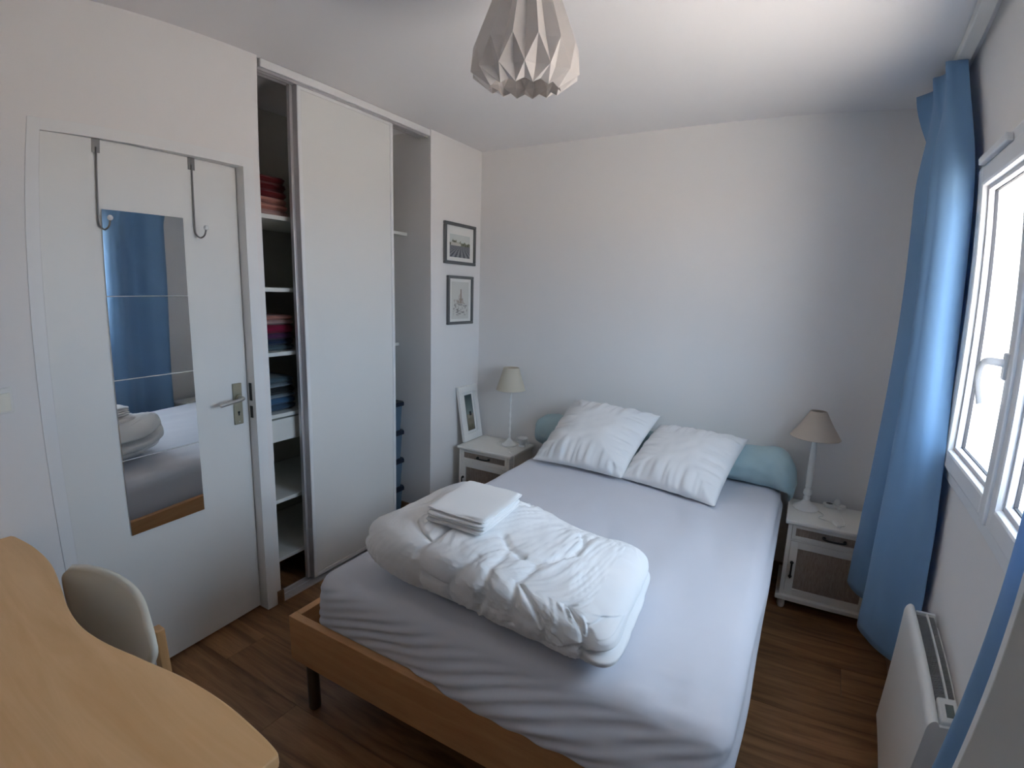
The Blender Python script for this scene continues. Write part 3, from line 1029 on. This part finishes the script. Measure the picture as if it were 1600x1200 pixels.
for v in bm.verts:
    a, b, c = v.co
    er = lerp(4.0, 9.0, sstep(-0.6, 0.6, a))
    rp = (abs(a) ** er + abs(b) ** er) ** (1 / er)
    e = 3.3
    s = 1.0 / (rp ** e + abs(c) ** e) ** (1 / e)
    # unrolled coordinate: back edge, over the top, down the front
    tt = (1 - b) / 2 if abs(c) >= abs(b) else (1 + (1 - c) / 2 if b < 0 else -(1 - c) / 2)
    a2, b2, c2 = a * s, b * s, c * s
    tuck = sstep(0.0, -1.0, c2)
    P = FL.lerp(FR_, a2 * 0.5 + 0.5).lerp(BL_.lerp(BR_, a2 * 0.5 + 0.5), b2 * 0.5 + 0.5)
    X, Y = P.x, P.y
    if a2 < 0:
        X += tuck * 0.10 * (-a2) ** 3
    Y += tuck * 0.03 * (1 if b2 < 0 else -1) * abs(b2) ** 3
    top = duvet_top(X) + 0.060 * sstep(1.22, 0.96, X) * sstep(0.05, 0.95, b2)
    Z = lerp(0.556, top, c2 * 0.5 + 0.5)
    Z -= 0.030 * sstep(0.1, 1.0, b2) * sstep(-0.1, 0.35, a2) * sstep(0.95, 0.5, a2) * sstep(0, 1, c2)
    nrm = Vector((a2 * abs(a2), b2 * abs(b2), c2 * abs(c2)))
    if nrm.length > 1e-6:
        nrm.normalize()
    up = sstep(-0.97, -0.6, c2)
    disp = 0.0
    if c > -0.999:
        q = (a * 0.48, tt * 0.42)
        d = min(seg_dist(q, A, B) for A, B in SEGS)
        sf = math.exp(-(d / 0.010) ** 2)
        near = math.exp(-d / 0.06)
        disp += -0.012 * sf - 0.0045 * math.exp(-(d / 0.030) ** 2)
        # thin puckers off the seams, mostly running down the front
        sk = a * 1.0 + 0.25 * (tt - 1) + 0.06 * nz(a * 2, tt * 2, 2)
        w1 = nz(sk * 17, tt * 1.9, 3.0)
        w2 = nz(sk * 31, tt * 3.1, 6.0)
        ridge = max(0.0, 1 - abs(w1) * 5.0)
        lvl = 0.25 + 0.75 * sstep(-0.25, 0.35, nz(a * 2.6, tt * 2.2, 12.0))
        disp += (0.0105 * ridge + 0.0065 * w2) * (0.34 + 0.66 * near) * lvl
        disp += 0.0030 * nz(a * 9 - tt * 5, tt * 6 + a * 3, 9.0)
        disp += 0.010 * nz(a2 * 2.0, b2 * 2.0, c2 * 2.0 + 5)
    end = sstep(0.78, 0.97, abs(a2))
    if a2 < 0:
        for lv in (-0.35, 0.20):
            g = math.exp(-((c2 - lv - 0.06 * nz(b2 * 2, lv * 5, 1)) / 0.085) ** 2)
            disp -= 0.062 * end * g
    else:
        g = math.exp(-((c2 + 0.10 - 0.06 * nz(b2 * 2, 3, 1)) / 0.10) ** 2)
        disp -= 0.030 * end * g
        if c2 < -0.1:
            disp += 0.018 * end
    X, Y, Z = X + nrm.x * disp * up, Y + nrm.y * disp * up, Z + nrm.z * disp * up
    Z = max(Z, 0.5605)
    v.co = (X, Y, Z)
o = obj('duvet', bm, 'duvet_white', smooth=True)
origin_to(o, (1.3, -1.75, 0.56))
tag(o, 'thick folded white quilted duvet lying at the foot of the bed', 'duvet')

# stack of folded linens on the duvet
LX, LY = 1.178, -1.775
pts_ = [(v.co.x + 1.3 - LX, v.co.y - 1.75 - LY, v.co.z + 0.56) for v in o.data.vertices]
pts_ = [q for q in pts_ if abs(q[0]) < 0.112 and abs(q[1]) < 0.128 and q[2] > 0.70]
n_ = len(pts_)
mz = sum(q[2] for q in pts_) / n_
gx = sum(q[0] * (q[2] - mz) for q in pts_) / sum(q[0] ** 2 for q in pts_)
gy = sum(q[1] * (q[2] - mz) for q in pts_) / sum(q[1] ** 2 for q in pts_)
zb = mz + max(q[2] - mz - gx * q[0] - gy * q[1] for q in pts_) * 0.85
for k, (t, dw, lab) in enumerate(((0.013, 0.0, 'white folded linen, lowest of the small linen pile on the duvet'), (0.012, -0.004, 'white folded linen, second from the bottom of the linen pile on the duvet'), (0.012, 0.004, 'white folded linen, third from the bottom of the linen pile on the duvet'), (0.011, -0.006, 'white folded linen, topmost of the linen pile on the duvet'))):
    o = folded('folded_linen', lab, 'linen', 'folded linens on the duvet', LX + 0.002 * k, LY + 0.004 * (k % 2), zb, 0.266 + dw, 0.226 - dw, t, 'linen_white', 70 + k, e=16.0)
    o.rotation_euler = (math.atan(gy), -math.atan(gx), 0.04 + 0.025 * (k % 3 - 1))
    zb += t + 0.0008


# ------------------------------------------------------------------ nightstands
NW, ND, NH = 0.438, 0.342, 0.4815


def handle_bar(name, p0, p1, out, parent):
    """iron pull: two knobs and a bowed bar; out = depth"""
    p0, p1 = Vector(p0), Vector(p1)
    bm = nb()
    mid_ = (p0 + p1) / 2 + Vector((0, -out, 0)) + (Vector((0, 0, -0.004)) if abs(p0.z - p1.z) < 1e-6 else Vector((0, 0, 0)))
    pts = smooth_path([p0 + Vector((0, 0.002, 0)), p0 + Vector((0, -out, 0)), mid_, p1 + Vector((0, -out, 0)), p1 + Vector((0, 0.002, 0))], 5)
    tube(bm, pts, 0.0045, 8)
    for q in (p0, p1):
        bmesh.ops.create_uvsphere(bm, u_segments=12, v_segments=8, radius=0.0085, matrix=Matrix.Translation(q + Vector((0, -0.006, 0))))
    return obj(name, bm, 'black_iron', parent, smooth=True)


def framed_panel(name, x0, x1, z0, z1, y, t, parent, rat='rattan_inset'):
    """drawer/door front: four frame members around a recessed woven panel"""
    bm = nb()
    box(bm, x0, x0 + t, y, y + 0.016, z0, z1, bev=0.0015)
    box(bm, x1 - t, x1, y, y + 0.016, z0, z1, bev=0.0015)
    box(bm, x0 + t, x1 - t, y, y + 0.016, z0, z0 + t, bev=0.0015)
    box(bm, x0 + t, x1 - t, y, y + 0.016, z1 - t, z1, bev=0.0015)
    fr_ = obj(name, bm, 'nightstand_white', parent)
    # woven strips
    bm = nb()
    box(bm, x0 + t, x1 - t, y + 0.009, y + 0.014, z0 + t, z1 - t)
    xx = x0 + t + 0.003
    while xx < x1 - t - 0.003:
        box(bm, xx, xx + 0.0035, y + 0.0055, y + 0.0095, z0 + t, z1 - t)
        xx += 0.0075
    obj('woven_panel', bm, 'rattan', fr_)
    return fr_


def nightstand(label, loc):
    n = thing('nightstand', label, 'nightstand', loc, 0, 'white nightstands beside the bed')
    hw = NW / 2
    obj('top', bx(-hw, hw, -ND, 0, NH - 0.020, NH, bev=0.006, seg=3), 'nightstand_white', n)
    bm = nb()
    box(bm, -hw + 0.014, -hw + 0.032, -ND + 0.014, -0.006, 0.078, NH - 0.020)
    box(bm, hw - 0.032, hw - 0.014, -ND + 0.014, -0.006, 0.078, NH - 0.020)
    box(bm, -hw + 0.032, hw - 0.032, -0.012, -0.006, 0.078, NH - 0.020)
    box(bm, -hw + 0.032, hw - 0.032, -ND + 0.034, -0.012, 0.080, 0.092)
    box(bm, -hw + 0.032, hw - 0.032, -ND + 0.034, -0.012, 0.372, 0.380)
    box(bm, -hw + 0.032, hw - 0.032, -ND + 0.016, -ND + 0.034, 0.374, 0.382)
    obj('carcass', bm, 'nightstand_white', n)
    dr = framed_panel('drawer', -hw + 0.034, hw - 0.034, 0.3835, NH - 0.0225, -ND + 0.013, 0.017, n)
    handle_bar('drawer_pull', (-0.045, -ND + 0.013, 0.423), (0.045, -ND + 0.013, 0.423), 0.022, dr)
    do = framed_panel('door', -hw + 0.034, hw - 0.034, 0.0805, 0.3725, -ND + 0.013, 0.036, n)
    handle_bar('door_pull', (-hw + 0.052, -ND + 0.013, 0.185), (-hw + 0.052, -ND + 0.013, 0.260), 0.020, do)
    obj('base', bx(-hw - 0.004, hw + 0.004, -ND - 0.004, -0.002, 0.052, 0.078, bev=0.006, seg=3), 'nightstand_white', n)
    for sx in (-1, 1):
        for yy in (-ND + 0.030, -0.035):
            bm = lathe(nb(), [(0, 0), (0.015, 0), (0.019, 0.012), (0.019, 0.035), (0.015, 0.053), (0, 0.053)], 16, (sx * (hw - 0.028), yy, 0))
            obj('foot', bm, 'nightstand_white', n, smooth=True, angle=0.8)
    return n


nl = nightstand('white nightstand with woven panels in the corner left of the bed', (0.289, -0.013, 0))
nr = nightstand('white nightstand with woven panels right of the bed, half behind the curtain', (2.340, -0.050, 0))

# ------------------------------------------------------------------ bedside lamps
la = thing('table_lamp', 'slim white table lamp with a cream cone shade on the left nightstand', 'lamp', (0.365, -0.130, NH), 0, 'bedside lamps')
obj('base', lathe(nb(), [(0, 0), (0.052, 0), (0.054, 0.004), (0.050, 0.010), (0.034, 0.018), (0.022, 0.034), (0.012, 0.044), (0.008, 0.052), (0, 0.052)], 32), 'lamp_white', la, smooth=True, angle=0.7)
bm = nb()
tube(bm, [(0, 0, 0.05), (0, 0, 0.43)], 0.0055, 10)
for a0 in (0.0, PI):
    tube(bm, [(0.0065 * math.cos(a0 + z * 60), 0.0065 * math.sin(a0 + z * 60), 0.05 + z) for z in [0.38 * i / 60 for i in range(61)]], 0.0028, 6)
lathe(bm, [(0.0, 0.39), (0.011, 0.39), (0.013, 0.41), (0.013, 0.45), (0.0, 0.45)], 16)
obj('stem', bm, 'lamp_white', la, smooth=True, angle=0.7)
o = obj('shade', lathe(nb(), [(0.103, 0.402), (0.101, 0.404), (0.054, 0.558), (0.052, 0.560)], 48), 'shade_cream', la, smooth=True)
solidify(o, 0.0014)
bm = nb()
for a0 in (0.3, 0.3 + 2 * PI / 3, 0.3 + 4 * PI / 3):
    tube(bm, [(0.012 * math.cos(a0), 0.012 * math.sin(a0), 0.445), (0.054 * math.cos(a0), 0.054 * math.sin(a0), 0.548)], 0.0015, 6)
obj('shade_holder', bm, 'steel', la)
bm = nb()
bmesh.ops.create_uvsphere(bm, u_segments=16, v_segments=12, radius=0.022, matrix=Matrix.Translation((0, 0, 0.485)))
obj('bulb', bm, 'ceramic', la, smooth=True)
bm = nb()
tube(bm, smooth_path([(-0.050, 0.0, 0.004), (-0.085, 0.020, 0.004), (-0.090, -0.030, 0.004), (-0.040, -0.062, 0.004), (0.020, -0.070, 0.004), (0.060, -0.090, 0.004), (0.090, -0.150, 0.005), (0.1515, -0.200, 0.004), (0.160, -0.206, -0.020), (0.161, -0.206, -0.14)], 6), 0.0022, 6)
obj('cord', bm, 'plastic_white', la, smooth=True)

lb = thing('table_lamp', 'turned white table lamp with a wide beige shade on the right nightstand', 'lamp', (2.202, -0.172, NH), 0, 'bedside lamps')
obj('base', lathe(nb(), [(0, 0), (0.060, 0), (0.062, 0.003), (0.060, 0.008), (0.044, 0.018), (0.024, 0.034), (0.014, 0.048), (0, 0.050)], 32), 'lamp_white', lb, smooth=True, angle=0.7)
obj('stem', lathe(nb(), [(0.012, 0.045), (0.017, 0.058), (0.012, 0.072), (0.020, 0.082), (0.018, 0.100), (0.011, 0.112), (0.014, 0.120), (0.0135, 0.130), (0.015, 0.20), (0.014, 0.30), (0.011, 0.36), (0.012, 0.385), (0, 0.386)], 24), 'lamp_white', lb, smooth=True, angle=0.8)
o = obj('shade', lathe(nb(), [(0.117, 0.388), (0.115, 0.390), (0.074, 0.455), (0.038, 0.522), (0.036, 0.524)], 48), 'shade_beige', lb, smooth=True)
solidify(o, 0.0014)
bm = nb()
lathe(bm, [(0.011, 0.385), (0.013, 0.40), (0.013, 0.44), (0, 0.44)], 14)
for a0 in (0.9, 0.9 + PI / 2, 0.9 + PI, 0.9 + 3 * PI / 2):
    tube(bm, [(0.010 * math.cos(a0), 0.010 * math.sin(a0), 0.43), (0.037 * math.cos(a0), 0.037 * math.sin(a0), 0.518)], 0.0018, 6)
obj('shade_holder', bm, 'lamp_white', lb)
bm = nb()
tube(bm, smooth_path([(0.055, -0.010, 0.004), (0.085, -0.060, 0.004), (0.060, -0.110, 0.004), (0.100, -0.130, 0.004), (0.130, -0.150, 0.006)], 8), 0.0022, 6)
tube(bm, smooth_path([(0.150, -0.180, 0.008), (0.175, -0.150, 0.004), (0.170, -0.050, 0.004), (0.150, 0.060, 0.010), (0.148, 0.088, 0.024)], 8), 0.0022, 6)
obj('cord', bm, 'plastic_white', lb, smooth=True)
swp = obj('cord_switch', box(nb(), -0.012, 0.012, -0.030, 0.030, 0.0005, 0.016, bev=0.006, seg=3, mtx=Matrix.Translation((0.140, -0.166, 0)) @ Matrix.Rotation(0.35, 4, 'Z')), 'plastic_white', lb)
bm = lathe(nb(), [(0, 0.019), (0.014, 0.019), (0.0165, 0.021), (0.0165, 0.032), (0.010, 0.046), (0, 0.047)], 18, (0.148, 0.096, 0))
obj('plug', bm, 'plastic_white', lb, smooth=True, angle=0.7)
# double socket block
so = thing('socket_block', 'white double socket block with a plug in it on the right nightstand', 'socket', (2.338, -0.078, NH + 0.0005))
out_ = [(0.030 * math.cos(a) + sx, 0.027 * math.sin(a)) for sx, rng in ((0.024, range(-6, 7)), (-0.024, range(6, 19))) for a in [PI / 2 * k / 6 for k in rng]]
bm = prism(nb(), out_, 0, 0.018, bev=0.003)
obj('housing', bm, 'plastic_white', so)
for sx in (-0.024, 0.024):
    bm = nb()
    tube(bm, [(sx + 0.0185 * math.cos(2 * PI * k / 24), 0.0185 * math.sin(2 * PI * k / 24), 0.0182) for k in range(25)], 0.0016, 6)
    rim_ = obj('socket_rim', bm, 'plastic_white', so, smooth=True)
bm = nb()
lathe(bm, [(0, 0.0), (0.0165, 0.0)], 20, (-0.024, 0, 0.0184))
obj('socket_well', bm, 'frame_grey', so)
for yy in (-0.007, 0.007):
    obj('contact_hole', lathe(nb(), [(0, 0.0), (0.003, 0.0)], 10, (-0.024, yy, 0.0188)), 'black', so)

# cup on the left nightstand
cu = thing('small_cup', 'small white flared cup with two handles beside the left lamp', 'cup', (0.458, -0.105, NH))
o = obj('bowl', lathe(nb(), [(0, 0.0), (0.024, 0.0), (0.026, 0.004), (0.020, 0.012), (0.024, 0.030), (0.037, 0.058), (0.040, 0.062), (0.038, 0.062), (0.022, 0.034), (0, 0.026)], 28), 'ceramic', cu, smooth=True, angle=0.8)
for s_ in (-1, 1):
    bm = tube(nb(), smooth_path([(s_ * 0.030, 0, 0.045), (s_ * 0.046, 0, 0.046), (s_ * 0.048, 0, 0.026), (s_ * 0.024, 0, 0.020)], 5), 0.003, 7)
    obj('handle', bm, 'ceramic', cu, smooth=True)

# ------------------------------------------------------------------ pictures


def print_mesh(name, w, h, nx_, nz_, fn, parent, mtx):
    """flat print, colours from a function of (u, v)"""
    me = bpy.data.meshes.new(name)
    vs = [(0, (i / nx_ - 0.5) * w, j / nz_ * h) for j in range(nz_ + 1) for i in range(nx_ + 1)]
    fs = [(j * (nx_ + 1) + i, j * (nx_ + 1) + i + 1, (j + 1) * (nx_ + 1) + i + 1, (j + 1) * (nx_ + 1) + i) for j in range(nz_) for i in range(nx_)]
    me.from_pydata(vs, [], fs)
    at_ = me.color_attributes.new('ink', 'FLOAT_COLOR', 'POINT')
    for k, (x_, y_, z_) in enumerate(vs):
        at_.data[k].color = tuple(fn(y_ / w + 0.5, z_ / h)) + (1,)
    mm = bpy.data.materials.new(name + '_ink')
    nt_, p_ = nodes_of(mm)
    p_.inputs['Roughness'].default_value = 0.7
    an = nt_.nodes.new('ShaderNodeVertexColor')
    an.layer_name = 'ink'
    nt_.links.new(an.outputs['Color'], p_.inputs['Base Color'])
    me.materials.append(mm)
    me.transform(mtx)
    o = link(bpy.data.objects.new(name, me))
    o.parent = parent
    return o


def mixc(a, b, t):
    t = max(0, min(1, t))
    return tuple(x + (y - x) * t for x, y in zip(a, b))


def art_field(u, v):
    sky = mixc((0.50, 0.54, 0.49), (0.58, 0.62, 0.60), v)
    c = sky
    hz = 0.52
    tree = hz + 0.10 + 0.28 * max(0, 0.42 - abs(u - 0.20) * 1.6) + 0.16 * nz(u * 9, 1, 2) + 0.08 * nz(u * 24, 3, 2)
    tree = max(tree, hz + 0.12 + 0.05 * nz(u * 14, 8, 1))
    if v > hz and v < tree:
        c = mixc((0.06, 0.07, 0.045), (0.24, 0.25, 0.17), 0.5 + nz(u * 20, v * 20, 1))
    if hz - 0.02 < v < hz + 0.14 and 0.06 < u < 0.55 and v < hz + 0.15 - 0.1 * (u - 0.06):
        c = (0.50, 0.49, 0.44)
    if v <= hz - 0.02:
        g = (u - 0.55) / (0.62 - v)
        st = math.sin(g * 17.0)
        c = mixc((0.055, 0.06, 0.075), (0.32, 0.33, 0.34), 0.5 + 0.5 * st * sstep(hz, 0.15, v) + 0.35 * nz(u * 26, v * 26, 4))
        c = mixc(c, (0.12, 0.13, 0.14), 0.25)
    return c


def art_sketch(u, v):
    paper = (0.62, 0.62, 0.58)
    c = paper
    ink = 0.0
    # spire on a mound
    if v > 0.42:
        prof = max(0.0, 0.30 - abs(u - 0.52) * 1.5) + 0.42
        if abs(u - 0.54) < 0.022 and v < 0.80:
            ink = 0.6
        if v < prof + 0.16 * max(0, nz(u * 15, 2, 2)) and 0.30 < u < 0.80:
            ink = max(ink, 0.35 + 0.55 * nz(u * 18, v * 18, 3))
        if v < 0.52 and 0.12 < u < 0.40 and nz(u * 22, v * 6, 6) > -0.1:
            ink = max(ink, 0.35)
        c = mixc(paper, (0.20, 0.11, 0.06), ink * 1.3)
    elif 0.06 < v:
        wv = nz(u * 7, v * 30, 5) + 0.5 * nz(u * 18, v * 40, 8)
        if wv > 0.10 and 0.10 < u < 0.92:
            c = mixc(paper, (0.12, 0.11, 0.10), min(0.85, 0.35 + wv * 1.3) * sstep(0.06, 0.15, v))
    return c


def art_photo(u, v):
    if v > 0.45:
        c = mixc((0.22, 0.27, 0.25), (0.055, 0.085, 0.085), (v - 0.45) / 0.5)
    else:
        c = mixc((0.12, 0.10, 0.06), (0.30, 0.27, 0.20), v / 0.45 + 0.3 * nz(u * 4, v * 8, 1))
    if abs(u - 0.55) < 0.17 and 0.40 < v < 0.53:
        c = (0.02, 0.02, 0.02)
    if abs(u - 0.30) < 0.10 and 0.34 < v < 0.42:
        c = (0.35, 0.30, 0.24)
    return c


def wall_picture(label, y0, y1, z0, z1, fwid, pr, fn, nx_, nz_):
    p_ = thing('framed_picture', label, 'picture', (0, (y0 + y1) / 2, z0), 0, 'small pictures hung in the corner')
    w, h = y1 - y0, z1 - z0
    for (a, b, c, d) in ((-w / 2, w / 2, 0, fwid), (-w / 2, w / 2, h - fwid, h), (-w / 2, -w / 2 + fwid, fwid, h - fwid), (w / 2 - fwid, w / 2, fwid, h - fwid)):
        obj('frame_bar', bx(0.0, 0.020, a, b, c, d, bev=0.003), 'frame_grey', p_)
    obj('mat_board', bx(0.001, 0.008, -w / 2 + fwid * 0.9, w / 2 - fwid * 0.9, fwid * 0.9, h - fwid * 0.9), 'paper_mat', p_)
    a, b, c, d = pr
    print_mesh('print', b - a, d - c, nx_, nz_, fn, p_, Matrix.Translation((0.0085, (a + b) / 2 - (y0 + y1) / 2, c - z0)))
    return p_


wall_picture('grey framed landscape print with field and trees, upper of two on the wall', -0.4345, -0.082, 1.726, 1.991, 0.020, (-0.374, -0.143, 1.772, 1.918), art_field, 60, 44)
wall_picture('grey framed pale ink sketch, lower of two on the wall', -0.398, -0.104, 1.325, 1.651, 0.019, (-0.352, -0.150, 1.362, 1.612), art_sketch, 50, 64)

# photo frame leaning on the left nightstand
fx0, fx1 = 0.092, 0.024
lean = math.atan2(fx0 - fx1, 0.392)
pf = link(bpy.data.objects.new('photo_frame', None))
pf.location = (fx0 - 0.003, -0.168, NH + 0.0062)
pf.rotation_euler = (0, -lean, 0)
tag(pf, 'white photo frame with a narrow upright photo, leaning on the wall on the left nightstand', 'photo frame')
w, h, t = 0.228, 0.397, 0.050
for (a, b, c, d) in ((-w / 2, w / 2, 0, t), (-w / 2, w / 2, h - t, h), (-w / 2, -w / 2 + t, t, h - t), (w / 2 - t, w / 2, t, h - t)):
    obj('frame_bar', bx(-0.022, 0.0, a, b, c, d, bev=0.003), 'frame_white', pf)
obj('mat_board', bx(-0.020, -0.010, -w / 2 + t * 0.9, w / 2 - t * 0.9, t * 0.9, h - t * 0.9), 'paper_mat', pf)
obj('photo_border', bx(-0.0105, -0.0085, -0.043, 0.043, 0.068, 0.330), 'frame_grey', pf)
print_mesh('photo', 0.078, 0.254, 24, 60, art_photo, pf, Matrix.Translation((-0.0080, 0, 0.072)))

# ------------------------------------------------------------------ desk and chair
DTOP = 0.75
edge = smooth_path([(0.012, -2.728, 0), (0.045, -2.716, 0), (0.168, -2.699, 0), (0.320, -2.702, 0), (0.480, -2.732, 0), (0.596, -2.758, 0), (0.711, -2.771, 0), (0.818, -2.762, 0), (0.948, -2.734, 0), (1.086, -2.707, 0), (1.212, -2.698, 0), (1.326, -2.704, 0), (1.392, -2.713, 0), (1.408, -2.722, 0)], 5)
dk = thing('desk', 'light beech desk with a wavy front edge at the lower left', 'desk', (0.70, -3.10, 0))
out_ = [(p_.x, p_.y) for p_ in edge] + [(1.409, -2.75), (1.400, -3.10), (1.395, YN + 0.006), (0.012, YN + 0.006)]
obj('desk_top', prism(nb(), out_, DTOP - 0.028, DTOP, bev=0.006, seg=3), 'beech', dk, world=True)
for lx, ly in ((0.10, -2.86), (1.30, -2.86), (0.10, -3.36), (1.30, -3.36)):
    bm = lathe(nb(), [(0, 0), (0.024, 0), (0.026, 0.006), (0.026, DTOP - 0.03), (0, DTOP - 0.03)], 18, (lx, ly, 0))
    obj('leg', bm, 'dark_steel', dk, smooth=True, world=True, angle=0.8)
bm = nb()
box(bm, 0.10, 1.30, -3.375, -3.345, DTOP - 0.095, DTOP - 0.029)
obj('apron', bm, 'beech', dk, world=True)

CX = 0.646
ch = thing('chair', 'white moulded shell chair with wooden legs pushed up to the desk', 'chair', (CX, -2.82, 0))


def shell(u, v):
    """u across -1..1, v: 0 seat front .. 1 top of the back"""
    a = 2 * u - 1
    if v < 0.48:
        k = v / 0.48
        y_ = lerp(-3.075, -2.760, k)
        z_ = 0.455 - 0.018 * math.sin(k * PI) + (-0.02 * (1 - k) ** 3)
        wv = lerp(0.205, 0.200, k)
        z_ += 0.022 * abs(a) ** 2.2 * sstep(0.0, 0.5, k)
    else:
        k = (v - 0.48) / 0.52
        ang = min(1.0, k / 0.35) * (PI / 2 - 0.16)
        if k < 0.35:
            y_ = -2.760 + 0.075 * math.sin(ang)
            z_ = 0.455 + 0.075 * (1 - math.cos(ang))
        else:
            r_ = (k - 0.35) / 0.65
            y_ = lerp(-2.686, -2.640, r_)
            z_ = lerp(0.518, 0.785, r_)
        wv = lerp(0.200, 0.182, sstep(0.0, 0.45, k)) if k < 0.45 else lerp(0.182, 0.272, sstep(0.45, 0.88, k))
        # rounded upper corners
        if k > 0.80:
            q_ = (k - 0.80) / 0.20
            wv *= 1 - 0.16 * q_ ** 2.5
        z_ += 0.022 * abs(a) ** 2 * sstep(0.3, 0.0, k)
        y_ -= 0.052 * abs(a) ** 2.0 * sstep(0.05, 0.5, k)
        y_ += 0.012 * sstep(0.2, 0.6, k)
        z_ -= 0.020 * abs(a) ** 3 * sstep(0.8, 1.0, k)
    return (CX + a * wv, y_, z_)


bm = grid(nb(), shell, 28, 54)
o = obj('shell', bm, 'shell_cream', ch, smooth=True, world=True)
solidify(o, 0.017, 0.0)
for s_ in (-1, 1):
    bm = nb()
    x0 = CX + s_ * 0.166
    t = nb()
    for (zz, yy) in ((0.0, -2.585), (0.735, -2.628)):
        pass
    box(bm, x0 - 0.015, x0 + 0.015, -0.012, 0.012, 0.0, 0.712, bev=0.003)
    for v in bm.verts:
        v.co.y += lerp(-2.622, -2.632, v.co.z / 0.712)
    obj('back_leg', bm, 'chair_oak', ch, world=True)
    bm = nb()
    box(bm, x0 - 0.014, x0 + 0.014, -0.017, 0.017, 0.0, 0.425, bev=0.003)
    for v in bm.verts:
        v.co.y += lerp(-3.085, -3.055, v.co.z / 0.425)
    obj('front_leg', bm, 'chair_oak', ch, world=True)
    obj('side_stretcher', bx(x0 - 0.010, x0 + 0.010, -3.045, -2.625, 0.385, 0.420, bev=0.002), 'chair_oak', ch, world=True)
obj('cross_bar', bx(CX - 0.222, CX + 0.222, -2.98, -2.955, 0.395, 0.420, bev=0.002), 'chair_oak', ch, world=True)
obj('cross_bar', bx(CX - 0.222, CX + 0.222, -2.790, -2.765, 0.395, 0.420, bev=0.002), 'chair_oak', ch, world=True)

# ------------------------------------------------------------------ origami pendant
pn = thing('pendant_lamp', 'white folded paper pendant lampshade hanging from the ceiling', 'pendant lamp', (1.31, -1.75, 2.15))
NP = 14
t = nb()
rings = []
for (z_, rr_, rv_, par, dz) in ((0.325, 0.058, 0.046, 0, 0.0), (0.100, 0.152, 0.126, 0, 0.0), (0.028, 0.160, 0.134, 1, 0.0), (-0.010, 0.108, 0.102, 0, 0.012)):
    rg = []
    for k in range(2 * NP):
        a0 = 2 * PI * k / (2 * NP) + 0.05
        is_r = (k % 2 == par)
        r_ = rr_ if is_r else rv_
        rg.append(t.verts.new((r_ * math.cos(a0), r_ * math.sin(a0), z_ + (0 if is_r else dz))))
    rings.append(rg)
for q_ in range(3):
    A, B = rings[q_], rings[q_ + 1]
    for k in range(2 * NP):
        l = (k + 1) % (2 * NP)
        if q_ == 0:
            t.faces.new((A[k], A[l], B[l]))
            t.faces.new((A[k], B[l], B[k]))
        else:
            # crease joins the ridge of the upper ring to the ridge of the lower ring
            par_up = 0 if q_ == 1 else 1
            if k % 2 == par_up:
                t.faces.new((A[k], B[l], B[k]))
                t.faces.new((A[k], A[l], B[l]))
            else:
                t.faces.new((A[k], A[l], B[k]))
                t.faces.new((A[l], B[l], B[k]))
tilt = Matrix.Translation((0, 0, 0.08)) @ Matrix.Rotation(math.radians(7), 4, Vector((0.87, 0.49, 0))) @ Matrix.Translation((0, 0, -0.08))
bmesh.ops.transform(t, matrix=tilt, verts=t.verts)
o = obj('paper_shade', t, 'origami_paper', pn)
solidify(o, 0.0009)
bm = nb()
tube(bm, [(0, 0, 0.30), (0, 0, 0.349)], 0.004, 8)
obj('cable', bm, 'plastic_white', pn)
obj('ceiling_rose', lathe(nb(), [(0.038, 0.3495), (0.038, 0.338), (0.030, 0.328), (0, 0.326)], 24), 'plastic_white', pn, smooth=True, angle=0.7)
bm = nb()
lathe(bm, [(0, 0.30), (0.020, 0.30), (0.021, 0.24), (0, 0.24)], 18)
tube(bm, [(0.045 * math.cos(2 * PI * k / 24), 0.045 * math.sin(2 * PI * k / 24), 0.318) for k in range(25)], 0.002, 6)
for a0 in (0, 2.1, 4.2):
    tube(bm, [(0.015 * math.cos(a0), 0.015 * math.sin(a0), 0.298), (0.047 * math.cos(a0), 0.047 * math.sin(a0), 0.318)], 0.0018, 6)
obj('lamp_holder', bm, 'plastic_white', pn)
bm = nb()
bmesh.ops.create_uvsphere(bm, u_segments=20, v_segments=14, radius=0.030, matrix=Matrix.Translation((0, 0, 0.205)))
obj('bulb', bm, 'ceramic', pn, smooth=True)
bm = nb()
tube(bm, [(0.117 * math.cos(2 * PI * k / 48), 0.117 * math.sin(2 * PI * k / 48), 0.050) for k in range(49)], 0.0013, 6)
bmesh.ops.transform(bm, matrix=tilt, verts=bm.verts)
obj('wire_ring', bm, 'steel', pn, smooth=True)
